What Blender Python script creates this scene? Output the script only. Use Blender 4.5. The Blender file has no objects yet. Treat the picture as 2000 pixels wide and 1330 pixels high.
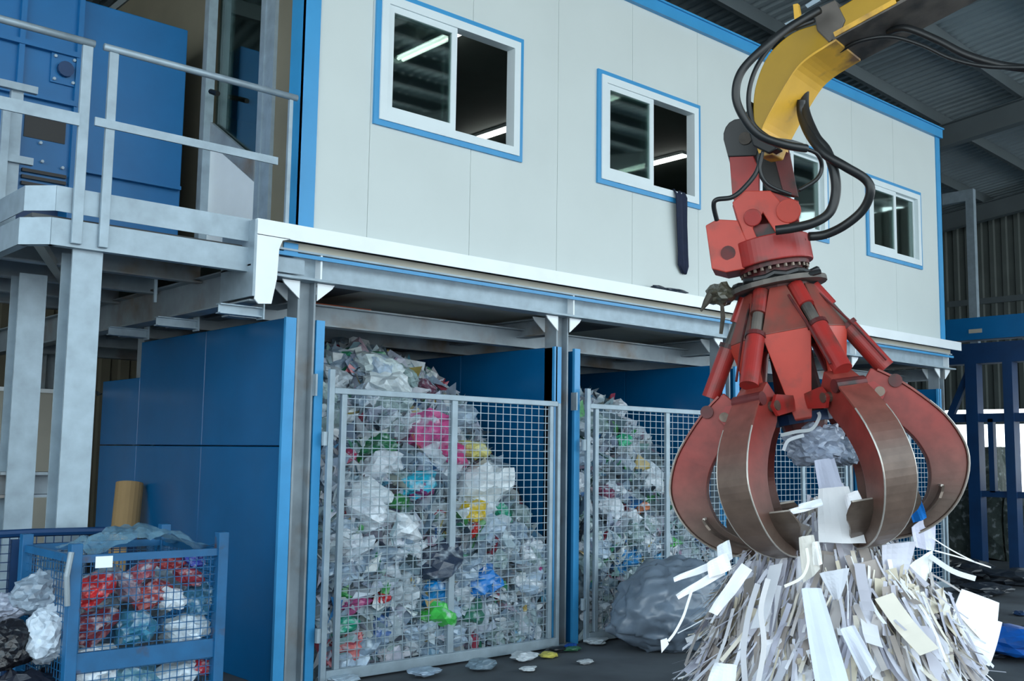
import bpy, bmesh, math, random
from mathutils import Vector, Matrix, noise, Quaternion
random.seed(7)
SC = bpy.context.scene
COL = SC.collection
V = Vector
R = math.radians

# ------------------------------------------------------------------ camera
FPX = 2053.88
yaw, pit, rol = 0.728986514, 0.108591520, 0.0144606036
F = V((math.sin(yaw)*math.cos(pit), math.cos(yaw)*math.cos(pit), math.sin(pit)))
_r = F.cross(V((0, 0, 1))).normalized(); _u = _r.cross(F)
CR = math.cos(rol)*_r + math.sin(rol)*_u
CU = -math.sin(rol)*_r + math.cos(rol)*_u
CP = V((0.0, -6.7048, 1.65))
cd = bpy.data.cameras.new('camera'); cam = bpy.data.objects.new('camera', cd); COL.objects.link(cam)
cd.sensor_width = 36; cd.lens = FPX/2000*36; cd.clip_end = 300
M = Matrix((CR, CU, -F)).transposed().to_4x4(); M.translation = CP
cam.matrix_world = M
SC.camera = cam

# ------------------------------------------------------------------ light
W = bpy.data.worlds.new('sky'); SC.world = W; W.use_nodes = True
nt = W.node_tree; nt.nodes.clear()
wo = nt.nodes.new('ShaderNodeOutputWorld'); bg = nt.nodes.new('ShaderNodeBackground')
tc = nt.nodes.new('ShaderNodeTexCoord'); sx = nt.nodes.new('ShaderNodeSeparateXYZ'); cr = nt.nodes.new('ShaderNodeValToRGB')
nt.links.new(tc.outputs['Generated'], sx.inputs[0]); nt.links.new(sx.outputs['Z'], cr.inputs[0])
cr.color_ramp.elements[0].position = 0.0; cr.color_ramp.elements[0].color = (0.90, 0.98, 1.0, 1)
cr.color_ramp.elements[1].position = 0.8; cr.color_ramp.elements[1].color = (0.52, 0.80, 1.0, 1)
nt.links.new(cr.outputs[0], bg.inputs['Color']); bg.inputs['Strength'].default_value = 3.9
nt.links.new(bg.outputs[0], wo.inputs['Surface'])
sl = bpy.data.lights.new('sun', 'SUN'); sl.energy = 2.2; sl.angle = R(18); sl.color = (1.0, 0.95, 0.88)
so = bpy.data.objects.new('sun', sl); COL.objects.link(so)
# sun stands high over the yard beyond the open front; the roof keeps it off the facade
so.rotation_euler = V((0.35, 0.32, -1.0)).to_track_quat('-Z', 'Y').to_euler()
SC.view_settings.view_transform = 'Standard'; SC.view_settings.look = 'None'
SC.view_settings.gamma = 1; SC.view_settings.use_curve_mapping = False
SC.view_settings.exposure = -0.2

# ------------------------------------------------------------------ helpers
def ray(px, py): return F + CR*((px-1000)/FPX) - CU*((py-665)/FPX)
def at(px, py, depth): return CP + ray(px, py)*depth
def on(ax, v, px, py):
    d = ray(px, py); return CP + d*((v-CP[ax])/d[ax])
def on_plane(p0, n, px, py):
    d = ray(px, py); return CP + d*((p0-CP).dot(n)/d.dot(n))

def srgb(r, g, b):
    f = lambda c: (c/255/12.92) if c/255 <= .04045 else ((c/255+.055)/1.055)**2.4
    return (f(r), f(g), f(b), 1)

MATS = {}
def mat(name, col, rough=.5, metal=0., var=.12, scale=6., bump=0., col2=None, mask=None, attr=None, alpha=None, spec=.5, objcol=False, emit=0., trans=0.):
    m = bpy.data.materials.new(name); m.use_nodes = True; t = m.node_tree; n = t.nodes; L = t.links
    b = n['Principled BSDF']; b.inputs['Roughness'].default_value = rough; b.inputs['Metallic'].default_value = metal
    b.inputs['Specular IOR Level'].default_value = spec
    co = n.new('ShaderNodeTexCoord'); nz = n.new('ShaderNodeTexNoise'); nz.inputs['Scale'].default_value = scale
    nz.inputs['Detail'].default_value = 6; L.new(co.outputs['Object'], nz.inputs['Vector'])
    src = n.new('ShaderNodeRGB'); src.outputs[0].default_value = col; s = src.outputs[0]
    if objcol:
        oi = n.new('ShaderNodeObjectInfo'); s = oi.outputs['Color']
    if attr:
        at_ = n.new('ShaderNodeAttribute'); at_.attribute_name = attr; s = at_.outputs['Color']
    if col2 is not None:
        mk = n.new('ShaderNodeTexNoise'); mk.inputs['Scale'].default_value = mask[0]; mk.inputs['Detail'].default_value = 5
        L.new(co.outputs['Object'], mk.inputs['Vector'])
        rp = n.new('ShaderNodeValToRGB'); rp.color_ramp.elements[0].position = mask[1]; rp.color_ramp.elements[1].position = mask[2]
        L.new(mk.outputs[0], rp.inputs[0])
        mx = n.new('ShaderNodeMix'); mx.data_type = 'RGBA'; L.new(rp.outputs[0], mx.inputs[0]); L.new(s, mx.inputs[6]); mx.inputs[7].default_value = col2
        s = mx.outputs[2]
    if var:
        hv = n.new('ShaderNodeMapRange'); hv.inputs[1].default_value = .25; hv.inputs[2].default_value = .75
        hv.inputs[3].default_value = 1-var; hv.inputs[4].default_value = 1+var; L.new(nz.outputs[0], hv.inputs[0])
        vm = n.new('ShaderNodeVectorMath'); vm.operation = 'SCALE'; L.new(s, vm.inputs[0]); L.new(hv.outputs[0], vm.inputs['Scale']); s = vm.outputs[0]
    L.new(s, b.inputs['Base Color'])
    if bump:
        bp = n.new('ShaderNodeBump'); bp.inputs['Strength'].default_value = bump; bp.inputs['Distance'].default_value = .02
        L.new(nz.outputs[0], bp.inputs['Height']); L.new(bp.outputs[0], b.inputs['Normal'])
    if emit:
        L.new(s, b.inputs['Emission Color']); b.inputs['Emission Strength'].default_value = emit
    if trans: b.inputs['Transmission Weight'].default_value = trans
    if alpha is not None: b.inputs['Alpha'].default_value = alpha
    MATS[name] = m; return m

mat('galv', srgb(150, 167, 178), .48, .35, .16, 9, .05)
mat('galv_dirty', srgb(140, 152, 160), .55, .3, .2, 5, .05, col2=srgb(120, 100, 80), mask=(2.2, .52, .75))
mat('white_metal', srgb(232, 240, 244), .4, .1, .04, 4)
mat('panel', srgb(199, 209, 208), .42, 0, .03, 1.5)
mat('frame_white', srgb(214, 226, 230), .35, 0, .03, 4)
mat('blue_trim', srgb(56, 146, 200), .35, .0, .06, 3)
mat('blue_light', srgb(60, 150, 206), .35, 0, .1, 5)
mat('blue_panel', srgb(0, 90, 144), .22, 0, .1, 2.0, .04, spec=.5)
mat('blue_machine', srgb(0, 96, 152), .4, 0, .1, 3, .04)
mat('blue_dark', srgb(4, 50, 92), .5, 0, .18, 5, .05)
mat('blue_cage', srgb(12, 88, 134), .5, 0, .2, 10, .1, col2=srgb(70, 50, 45), mask=(7, .6, .75))
mat('concrete', srgb(88, 94, 100), .8, 0, .3, 1.3, .3, col2=srgb(56, 60, 66), mask=(.9, .4, .65))
mat('roof_sheet', srgb(146, 158, 162), .5, .2, .12, 1.5)
mat('roof_steel', srgb(88, 98, 102), .55, .1, .12, 2)
mat('wall_dark', srgb(78, 86, 84), .6, 0, .15, 2)
mat('wall_beige', srgb(112, 108, 92), .7, 0, .15, 2)
mat('under_panel', srgb(170, 168, 156), .6, 0, .12, 2)
mat('under_dark', srgb(70, 74, 76), .6, 0, .12, 2)
mat('rust_board', srgb(150, 66, 34), .7, 0, .2, 8)
mat('interior', srgb(104, 116, 114), .7, 0, .1, 2)
mat('black', srgb(14, 16, 18), .45, 0, .2, 5)
mat('rubber', srgb(26, 29, 31), .42, 0, .15, 14)
mat('rubber_grey', srgb(96, 100, 102), .5, .2, .15, 30)
mat('tube', (1, 1, .95, 1), .5, 0, 0, emit=6.0)
mat('red_paint', srgb(158, 42, 38), .42, 0, .18, 6, .08, col2=srgb(84, 50, 44), mask=(6, .5, .72))
mat('red_bright', srgb(184, 62, 48), .45, 0, .1, 6, .05, col2=srgb(140, 58, 48), mask=(7, .55, .75))
mat('red_dusty', srgb(134, 56, 46), .5, 0, .16, 7, .08, col2=srgb(96, 64, 54), mask=(5, .45, .7))
mat('red_dark', srgb(92, 30, 30), .5, 0, .3, 8, .1, col2=srgb(40, 32, 30), mask=(6, .5, .66))
mat('steel_worn', srgb(112, 98, 88), .38, .55, .25, 7, .08, col2=srgb(60, 46, 40), mask=(5, .5, .72))
mat('steel_edge', srgb(182, 176, 168), .35, .5, .1, 20)
mat('wear', (1, 1, 1, 1), .42, .15, .22, 12, .08, attr='wear')
mat('yellow_side_shaded', srgb(172, 134, 18), .4, 0, .1, 4, .03)  # mustard darkened: the shade on the arm's side faces is in the colour
mat('yellow_dirty', srgb(228, 176, 60), .45, 0, .1, 5, .05, col2=srgb(120, 92, 66), mask=(4.5, .52, .7))
mat('grime', srgb(98, 92, 86), .55, .1, .25, 7, .1, col2=srgb(50, 50, 50), mask=(4, .5, .7))
mat('film', (1, 1, 1, 1), .32, 0, .22, 5, .25, objcol=True, col2=srgb(196, 210, 220), mask=(2.2, .52, .74), spec=.7)
mat('film_plain', (1, 1, 1, 1), .32, 0, .2, 4, .25, objcol=True, spec=.6)
mat('film_scrap', (1, 1, 1, 1), .3, 0, .2, 20, .2, attr='tint', spec=.7)
mat('heap', srgb(112, 126, 134), .5, 0, .4, 12, .4, col2=srgb(60, 76, 86), mask=(9, .5, .6))
mat('clear_film', srgb(112, 152, 174), .22, 0, .25, 8, .2, alpha=.55, spec=.8)
mat('paper', (1, 1, 1, 1), .75, 0, .04, 8, 0, objcol=True, spec=.2)
mat('paper_tint', (1, 1, 1, 1), .75, 0, .05, 8, 0, attr='tint', spec=.2)
mat('cardboard', srgb(152, 124, 84), .8, 0, .08, 5)
mat('cloth_navy', srgb(22, 34, 60), .85, 0, .2, 20, .1)
mat('debris', srgb(70, 66, 58), .8, 0, .4, 20, .5)
mat('bale', srgb(62, 72, 68), .7, 0, .5, 9, .5, col2=srgb(120, 128, 130), mask=(10, .55, .66))
# glass: clear pane, part see-through and part mirror
g = bpy.data.materials.new('glass'); g.use_nodes = True; t = g.node_tree; t.nodes.clear()
o_ = t.nodes.new('ShaderNodeOutputMaterial'); tr = t.nodes.new('ShaderNodeBsdfTransparent'); gl = t.nodes.new('ShaderNodeBsdfGlossy')
mx = t.nodes.new('ShaderNodeMixShader'); fr = t.nodes.new('ShaderNodeMapRange'); lw_ = t.nodes.new('ShaderNodeLayerWeight'); lw_.inputs[0].default_value = .3; fr.inputs[3].default_value = .16; fr.inputs[4].default_value = .75; t.links.new(lw_.outputs['Fresnel'], fr.inputs[0])
nz_ = t.nodes.new('ShaderNodeTexNoise'); nz_.inputs['Scale'].default_value = 1.5; bp_ = t.nodes.new('ShaderNodeBump'); bp_.inputs['Strength'].default_value = .06
t.links.new(nz_.outputs[0], bp_.inputs['Height']); t.links.new(bp_.outputs[0], gl.inputs['Normal'])
tr.inputs[0].default_value = (.74, .80, .78, 1); gl.inputs['Roughness'].default_value = .03; gl.inputs['Color'].default_value = (.85, .95, .92, 1)
t.links.new(fr.outputs[0], mx.inputs[0]); t.links.new(tr.outputs[0], mx.inputs[1]); t.links.new(gl.outputs[0], mx.inputs[2]); t.links.new(mx.outputs[0], o_.inputs[0])
MATS['glass'] = g

def woff(o):
    p = V((0, 0, 0))
    while o is not None:
        p = p + o.location; o = o.parent
    return p

class MB:
    """collects shapes in world coordinates; build() links them as ONE mesh object"""
    def __init__(s): s.v = []; s.f = []; s.tint = None
    def add(s, vs, fs):
        n = len(s.v); s.v += [V(p) for p in vs]; s.f += [tuple(i+n for i in f) for f in fs]; return s
    def box(s, x0, x1, y0, y1, z0, z1):
        return s.add([(x0,y0,z0),(x1,y0,z0),(x1,y1,z0),(x0,y1,z0),(x0,y0,z1),(x1,y0,z1),(x1,y1,z1),(x0,y1,z1)],
                     [(0,3,2,1),(4,5,6,7),(0,1,5,4),(1,2,6,5),(2,3,7,6),(3,0,4,7)])
    def beam(s, a, b, w, h, up=V((0,0,1))):
        a = V(a); b = V(b); d = (b-a).normalized(); sd = d.cross(up)
        if sd.length < 1e-4: sd = d.cross(V((0,1,0)))
        sd.normalize(); u2 = sd.cross(d).normalized()
        vs = []
        for p in (a, b):
            for i, j in ((-1,-1),(1,-1),(1,1),(-1,1)): vs.append(p+sd*(i*w/2)+u2*(j*h/2))
        return s.add(vs, [(0,1,2,3),(7,6,5,4),(0,4,5,1),(1,5,6,2),(2,6,7,3),(3,7,4,0)])
    def tube(s, pts, r, n=10, cap=True):
        pts = [V(p) for p in pts]; rs = r if isinstance(r, (list, tuple)) else [r]*len(pts)
        vs = []; fs = []; prev = None
        for i, p in enumerate(pts):
            d = (pts[min(i+1, len(pts)-1)]-pts[max(i-1, 0)]).normalized()
            if prev is None:
                a = d.cross(V((0,0,1)))
                if a.length < .05: a = d.cross(V((1,0,0)))
            else: a = prev-d*prev.dot(d)
            a.normalize(); prev = a; b = d.cross(a)
            for k in range(n):
                t_ = 2*math.pi*k/n; vs.append(p+(a*math.cos(t_)+b*math.sin(t_))*rs[i])
        for i in range(len(pts)-1):
            for k in range(n):
                k2 = (k+1) % n; fs.append((i*n+k, i*n+k2, (i+1)*n+k2, (i+1)*n+k))
        if cap: fs.append(tuple(range(n-1, -1, -1))); fs.append(tuple((len(pts)-1)*n+k for k in range(n)))
        return s.add(vs, fs)
    def prism(s, poly, ext):
        """poly: list of world points, ext: world vector"""
        n = len(poly); vs = [V(p) for p in poly]+[V(p)+ext for p in poly]
        fs = [tuple(range(n)), tuple(range(2*n-1, n-1, -1))]+[(i, i+n, (i+1) % n+n, (i+1) % n) for i in range(n)]
        return s.add(vs, fs)
    def ibeam(s, a, b, w, h, tf=.012, tw=.01, up=V((0,0,1))):
        a = V(a); b = V(b); d = (b-a).normalized(); sd = d.cross(up)
        if sd.length < 1e-4: sd = V((1,0,0)).cross(d).cross(d)
        sd.normalize(); u2 = sd.cross(d).normalized()
        s.beam(a+u2*(h/2-tf/2), b+u2*(h/2-tf/2), w, tf, up); s.beam(a-u2*(h/2-tf/2), b-u2*(h/2-tf/2), w, tf, up)
        return s.beam(a, b, tw, h-2*tf, up)
    def hcol(s, x, y, z0, z1, w, d, t_=.014, openside='y'):
        if openside == 'y':   # flanges face +-x, one looks in from the front
            s.box(x-w/2, x-w/2+t_, y-d/2, y+d/2, z0, z1); s.box(x+w/2-t_, x+w/2, y-d/2, y+d/2, z0, z1)
            return s.box(x-w/2+t_, x+w/2-t_, y-t_/2, y+t_/2, z0, z1)
        s.box(x-w/2, x+w/2, y-d/2, y-d/2+t_, z0, z1); s.box(x-w/2, x+w/2, y+d/2-t_, y+d/2, z0, z1)
        return s.box(x-t_/2, x+t_/2, y-d/2+t_, y+d/2-t_, z0, z1)
    def build(s, name, m, parent=None, bevel=0, smooth=False, tag_=None, fix=True):
        if parent is None:
            lo = V((min(p[i] for p in s.v) for i in range(3))); hi = V((max(p[i] for p in s.v) for i in range(3)))
            org = V(((lo.x+hi.x)/2, (lo.y+hi.y)/2, lo.z))
        else: org = woff(parent)
        me = bpy.data.meshes.new(name); me.from_pydata([p-org for p in s.v], [], s.f)
        if fix:
            bm = bmesh.new(); bm.from_mesh(me); bmesh.ops.recalc_face_normals(bm, faces=bm.faces); bm.to_mesh(me); bm.free()
        if smooth:
            for p in me.polygons: p.use_smooth = True
        me.materials.append(MATS[m] if isinstance(m, str) else m)
        o = bpy.data.objects.new(name, me); COL.objects.link(o)
        if parent is None: o.location = org
        else: o.parent = parent
        if bevel:
            b = o.modifiers.new('bevel', 'BEVEL'); b.width = bevel; b.segments = 2; b.limit_method = 'ANGLE'
        if tag_: tag(o, *tag_)
        return o
def tag(o, label, cat=None, group=None, kind=None):
    if label: o['label'] = label
    if cat: o['category'] = cat
    if group: o['group'] = group
    if kind: o['kind'] = kind
    return o
def empty(name, loc, label, cat, group=None):
    o = bpy.data.objects.new(name, None); o.location = loc; o.empty_display_size = .1; COL.objects.link(o)
    return tag(o, label, cat, group)
def struct(o): o['kind'] = 'structure'; return o
def stuff(o): o['kind'] = 'stuff'; return o

# ================================================================== SETTING
struct(MB().box(-14, 40, -22, 14, -.2, 0).build('floor', 'concrete'))
RA = R(3.3); RX = V((math.cos(RA), math.sin(RA), 0)); RY = V((-math.sin(RA), math.cos(RA), 0)); RS = -.125; RZ0 = 7.25
def rf(x, y, dz=0): return RX*x+RY*y+V((0, 0, RZ0+RS*y+dz))
b = MB(); YA, YB = -12.5, 10.0; xs = -4.0; prof = []
while xs < 25:
    prof += [(xs, 0), (xs+.06, 0), (xs+.09, .035), (xs+.15, .035)]; xs += .18
vs = [rf(x, YA, z) for x, z in prof]+[rf(x, YB, z) for x, z in prof]; n = len(prof)
b.add(vs, [(i, i+1, n+i+1, n+i) for i in range(n-1)])
ceil = struct(b.build('ceiling', 'roof_sheet', fix=False)); sm_ = ceil.modifiers.new('s', 'SOLIDIFY'); sm_.thickness = .01
y = YA+.1
while y < YB:
    MB().beam(rf(-4, y, -.10), rf(25, y, -.10), .07, .18).build('purlin', 'roof_steel', ceil); y += 1.25
for x in (-1, 3.2, 7.4, 11.6, 16.2, 21.2):
    MB().ibeam(rf(x, YA, -.38), rf(x, YB, -.38), .18, .36).build('rafter', 'roof_steel', ceil)
    for yy in (YA+.2, 6.5):
        p = rf(x, yy, -.5)
        if (x < 5 and yy < 0) or x > 20: continue
        if yy > 0: MB().hcol(p.x, p.y, 0, p.z-.05, .2, .2).build('roof_column', 'roof_steel', ceil)
# end wall far right: ribbed sheets above an open strip
def ribbed(x0, y0, x1, y1, z0, z1, pitch=.25, dep=.04):
    a = V((x0, y0, 0)); c = V((x1, y1, 0)); d = (c-a); L_ = d.length; d.normalize(); nn = V((-d.y, d.x, 0)); m = MB(); pr = []; s = 0
    while s < L_: pr += [(s, 0), (s+pitch*.45, 0), (s+pitch*.55, dep), (s+pitch*.9, dep)]; s += pitch
    vs = [a+d*s_+nn*q+V((0, 0, z0)) for s_, q in pr]+[a+d*s_+nn*q+V((0, 0, z1)) for s_, q in pr]; k = len(pr)
    return m.add(vs, [(i, i+1, k+i+1, k+i) for i in range(k-1)])
wr = struct(ribbed(22, -6, 21.4, 10, 2.72, 7.3).build('wall_right', 'wall_dark', fix=False))
MB().box(21.6, 21.75, -3, 8, 2.42, 2.62).build('girt', 'roof_steel', wr)
MB().box(21.6, 21.7, -3, 8, 4.9, 5.02).build('girt', 'roof_steel', wr)
struct(ribbed(-5, 9.6, 22, 9.8, 0, 6.4, .3).build('wall_back', 'wall_beige', fix=False))

struct(ribbed(-6, 1.5, -6, 9.6, 0, 7.0, .3).build('shade_wall_left', 'wall_dark', fix=False))  # unseen wall, added and kept short to trim light from the left

# ================================================================== SUPPORT FRAME
sf = empty('support_frame', (8.8, 0, 0), 'galvanised steel frame of columns and beams carrying the white cabin', 'steel frame')
CX = [3.965, 6.595, 9.0, 11.4, 13.78]
for i, x in enumerate(CX):
    c = MB().hcol(x, .075, 0, 2.90, .15, .15, .016).build('column', 'galv_dirty', sf)
    MB().box(x-.13, x+.13, -.03, .18, 0, .02).build('base_plate', 'galv', c)
    for s in (-1, 1):
        for yy in (-.02, .15):
            MB().prism([(x+s*.075, yy, 2.89), (x+s*.22, yy, 2.89), (x+s*.20, yy, 2.86), (x+s*.075, yy, 2.76)], V((0, .012, 0))).build('gusset', 'white_metal', c)
    MB().box(x+.06, x+.075, -.075, .0, 2.91, 3.10).build('stiffener', 'white_metal', sf)
m = MB(); m.box(3.6, 14.05, -.08, .09, 2.895, 2.912); m.box(3.6, 13.95, .0, .012, 2.912, 3.09); m.box(3.6, 13.95, -.08, .09, 3.09, 3.105)
m.build('front_beam', 'galv', sf)
m = MB(); m.box(3.66, 13.95, -.10, -.08, 3.048, 3.075); m.build('cable_conduit', 'blue_trim', sf)
MB().box(3.66, 13.95, -.055, .0, 3.105, 3.16).build('edge_plate', 'under_panel', sf)
m = MB(); m.box(3.47, 14.1, -.14, .0, 3.255, 3.27); m.box(3.47, 14.1, -.14, -.125, 3.155, 3.255)
m.build('ledge_flashing', 'white_metal', sf)
# white corner plate wrapping down and back
m = MB()
m.prism([(3.47, -.14, 3.16), (3.47, -.14, 2.70), (3.50, -.14, 2.67), (3.60, -.14, 2.68), (3.635, -.14, 2.86), (3.645, -.14, 3.08), (3.67, -.14, 3.14), (3.74, -.14, 3.16)], V((0, .012, 0)))
m.build('corner_plate', 'white_metal', sf)
m = MB(); m.box(3.45, 3.47, -.14, .35, 2.72, 3.26); m.build('corner_side_plate', 'galv', sf)
MB().ibeam((3.52, -.1, 2.82), (3.52, 6, 2.82), .14, .26).build('side_beam', 'galv_dirty', sf)
MB().box(3.72, 3.84, -.07, .0, 3.06, 3.15).build('junction_box', 'blue_trim', sf, .006)
MB().box(3.68, 3.9, -.06, -.05, 2.93, 3.04).build('end_plate', 'galv', sf)
for yy in (.55, 1.55, 2.55, 3.7, 4.9):
    MB().ibeam((3.6, yy, 2.735), (13.9, yy, 2.735), .12, .17).build('joist', 'galv_dirty', sf)
for yy in (.02, 1.05, 2.0):
    ba = MB().ibeam((3.28, yy, 2.63), (3.60, yy, 2.63), .07, .07, .008, .008).build('bracket_arm', 'galv', sf)
    MB().box(3.60, 3.61, yy-.05, yy+.05, 2.58, 2.69).build('end_plate', 'galv', ba)
for x in CX:
    MB().ibeam((x, .1, 2.82), (x, 5.6, 2.82), .14, .16).build('cross_beam', 'galv_dirty', sf)
    for yy in (2.8, 5.5): MB().hcol(x, yy, 0, 2.75, .15, .15).build('column', 'galv_dirty', sf)
k = 0
for i in range(10):
    x0 = 3.6+i*1.03
    for j in range(4):
        y0 = .1+j*1.4
        MB().box(x0, x0+1.02, y0, y0+1.39, 2.93, 2.96).build('floor_panel', 'under_panel' if (i+j) % 3 else 'under_dark', sf)
MB().box(4.1, 4.95, .62, 1.3, 2.83, 2.85).build('timber_board', 'rust_board', sf)
MB().box(6.05, 6.45, 1.0, 1.5, 2.83, 2.85).build('timber_board', 'rust_board', sf)

# ================================================================== CABIN
cb = empty('site_cabin', (8.85, 2.7, 3.2), 'cream panelled cabin with blue trim raised on the steel frame', 'cabin')
X0, X1, Z0, Z1, YD = 3.86, 13.9, 3.27, 6.15, 5.4
WIN = [(4.49, 6.06, 4.21, 5.33), (7.02, 8.57, 4.21, 5.32), (9.50, 11.02, 4.21, 5.32), (11.9, 13.31, 4.19, 5.24)]
e = 3.43
edges = [3.97]+[4.47+1.02*i for i in range(10)]; edges[-1] = 13.80
for a, c in zip(edges[:-1], edges[1:]):
    m = MB(); segs = [(a, c, [])]
    cuts = sorted({a, c}|{w for W_ in WIN for w in W_[:2] if a < w < c})
    for p, q in zip(cuts[:-1], cuts[1:]):
        w = [W_ for W_ in WIN if W_[0] <= p+1e-4 and W_[1] >= q-1e-4]
        zz = [(Z0, Z1)] if not w else [(Z0, w[0][2]+.03), (w[0][3]-.03, Z1)]
        for z0, z1 in zz:
            if len(cuts) == 2 and w and m.v: m.build('wall_panel', 'panel', cb); m = MB()
            g0 = .002 if p == a else 0; g1 = .002 if q == c else 0
            m.box(p+g0, q-g1, 0, .008, z0, z1); m.box(p, q, .008, .05, z0, z1)
    m.build('wall_panel', 'panel', cb)
m = MB(); m.box(X0-.012, 3.99, -.015, 0, Z0, Z1); m.box(X0-.012, X0, -.015, .17, Z0, Z1); m.build('corner_trim', 'blue_trim', cb)
m = MB(); m.box(13.79, X1+.02, -.015, 0, Z0, Z1); m.box(X1+.005, X1+.02, -.015, .15, Z0, Z1); m.build('corner_trim', 'blue_trim', cb)
m = MB(); m.box(X0-.02, X1+.03, -.05, .02, Z1-.03, Z1+.09); m.box(X0-.03, X1+.04, -.07, 0, Z1+.09, Z1+.11); m.build('roof_trim', 'blue_trim', cb)
MB().box(X0, X1, .0, YD, Z1+.02, Z1+.1).build('roof_panel', 'roof_sheet', cb)
MB().box(X0+.05, X1-.05, .06, YD, 5.86, 5.9).build('ceiling_panel', 'interior', cb)
MB().box(X0+.05, X1-.05, .05, YD, 3.2, 3.25).build('floor_slab', 'interior', cb)
MB().box(X0, X1, YD, YD+.06, 3.2, Z1).build('rear_panel', 'interior', cb)
MB().box(X1-.02, X1, 0.02, YD, 3.2, Z1).build('side_panel', 'wall_beige', cb)
m = MB(); m.box(X0, X0+.05, .17, .40, Z0, Z1); m.build('side_panel', 'wall_beige', cb)
m = MB(); m.box(X0, X0+.05, 1.5, YD, Z0, Z1); m.build('side_panel', 'wall_beige', cb)
def window(x0, x1, z0, z1, flip, openr):
    w = MB()
    bw = .045
    for (a, c, d, e_) in ((x0, x1, z0, z0+bw), (x0, x1, z1-bw, z1), (x0, x0+bw, z0+bw, z1-bw), (x1-bw, x1, z0+bw, z1-bw)): w.box(a, c, -.022, .0, d, e_)
    w = w.build('window', 'blue_trim', cb)
    i0, i1, j0, j1 = x0+bw, x1-bw, z0+bw, z1-bw; fw = .07
    m = MB()
    for (a, c, d, e_) in ((i0, i1, j0, j0+fw), (i0, i1, j1-fw, j1), (i0, i0+fw, j0+fw, j1-fw), (i1-fw, i1, j0+fw, j1-fw)): m.box(a, c, -.035, .07, d, e_)
    m.build('frame', 'frame_white', w)
    xm = (i0+i1)/2
    # sash left (front), fixed light right
    def sash(a, c, y0, nm, fr_=.055):
        m = MB(); d, e_ = j0+fw, j1-fw
        for (p, q, s, t_) in ((a, c, d, d+fr_), (a, c, e_-fr_, e_), (a, a+fr_, d+fr_, e_-fr_), (c-fr_, c, d+fr_, e_-fr_)): m.box(p, q, y0, y0+.03, s, t_)
        m.build('sash', 'frame_white', w)
        MB().box(a+fr_, c-fr_, y0+.012, y0+.018, d+fr_, e_-fr_).build('glass_pane', 'glass', w)
    sash(i0+fw, xm+.03, -.02, 'l')
    if openr: sash(i0+fw+.03, xm+.05, .03, 'r')
    else: sash(xm-.02, i1-fw, .02, 'r', .03)
    return w
window(*WIN[0], 0, True); window(*WIN[1], 0, True); window(*WIN[2], 0, False); window(*WIN[3], 0, False)
# side door, glazed above a slanted white kick panel
dr = MB(); dr.box(X0-.03, X0+.05, .40, .47, Z0, Z1); dr.box(X0-.03, X0+.05, .56, .63, Z0, Z1); dr.box(X0-.02, X0+.03, .47, .56, Z0, Z1)
dr.box(X0-.1, X0-.02, 1.42, 1.5, Z0-.1, Z1); dr.box(X0-.02, X0+.05, .63, 1.42, 5.6, 5.7)
dr = dr.build('side_door', 'galv', cb)
MB().box(X0, X0+.01, .63, 1.42, 3.6, 5.6).build('glass_pane', 'glass', dr)
MB().prism([(X0-.03, .63, 3.25), (X0-.03, 1.42, 3.25), (X0-.03, 1.42, 4.22), (X0-.03, .63, 3.74)], V((.02, 0, 0))).build('kick_panel', 'white_metal', dr)
MB().prism([(X0-.04, .63, 3.75), (X0-.04, 1.42, 4.23), (X0-.04, 1.42, 4.40), (X0-.04, .63, 3.92)], V((.03, 0, 0))).build('slanted_rail', 'galv_dirty', dr)
MB().tube([(X0-.06, 1.32, 4.62), (X0-.13, 1.25, 4.60), (X0-.13, 1.12, 4.55)], .022, 8).build('handle', 'black', dr)
# ceiling lamps inside
for i, (x, y0, y1, lab) in enumerate([(6.25, .95, 2.13, 'lit tube lamp on the cabin ceiling behind the left half of the nearest window'), (8.66, 2.9, 4.1, 'lit tube lamp deep inside, low in the right half of the nearest window'),
        (8.75, .5, 1.46, 'lit tube lamp at the top corner of the second window from the left'), (11.2, 2.3, 3.5, 'lit tube lamp low inside the second window from the left')]):
    l = empty('ceiling_lamp', (x, (y0+y1)/2, 5.8), lab, 'lamp')
    MB().box(x-.06, x+.06, y0, y1, 5.82, 5.86).build('housing', 'white_metal', l)
    MB().tube([(x-.03, y0, 5.80), (x-.03, y1, 5.80)], .018, 8).build('tube', 'tube', l)
    MB().tube([(x+.03, y0, 5.80), (x+.03, y1, 5.80)], .018, 8).build('tube', 'tube', l)
# cloth hanging out of the second window
m = MB(); rows = []; pts = []
path = [(.03, 4.34), (-.03, 4.34), (-.06, 4.28), (-.055, 4.15), (-.05, 4.0), (-.045, 3.85), (-.04, 3.7), (-.035, 3.58), (-.03, 3.50)]
for i, (yy, zz) in enumerate(path):
    t_ = i/8; wx = .095-.02*t_ if i < 7 else (.085 if i == 7 else .03)
    cx = 8.20+.11*max(0, t_-.2)
    for j in range(7): u = j/6*2-1; pts.append((cx+u*wx, yy-.018*math.cos(u*7+i*.3), zz+.01*math.sin(j*2)))
m.add(pts, [(i*7+j, i*7+j+1, (i+1)*7+j+1, (i+1)*7+j) for i in range(8) for j in range(6)])
o = m.build('hanging_cloth', 'cloth_navy', None, smooth=True, tag_=('long navy cloth hanging over the sill of the second window', 'cloth')); o.modifiers.new('s', 'SOLIDIFY').thickness = .012

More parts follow.
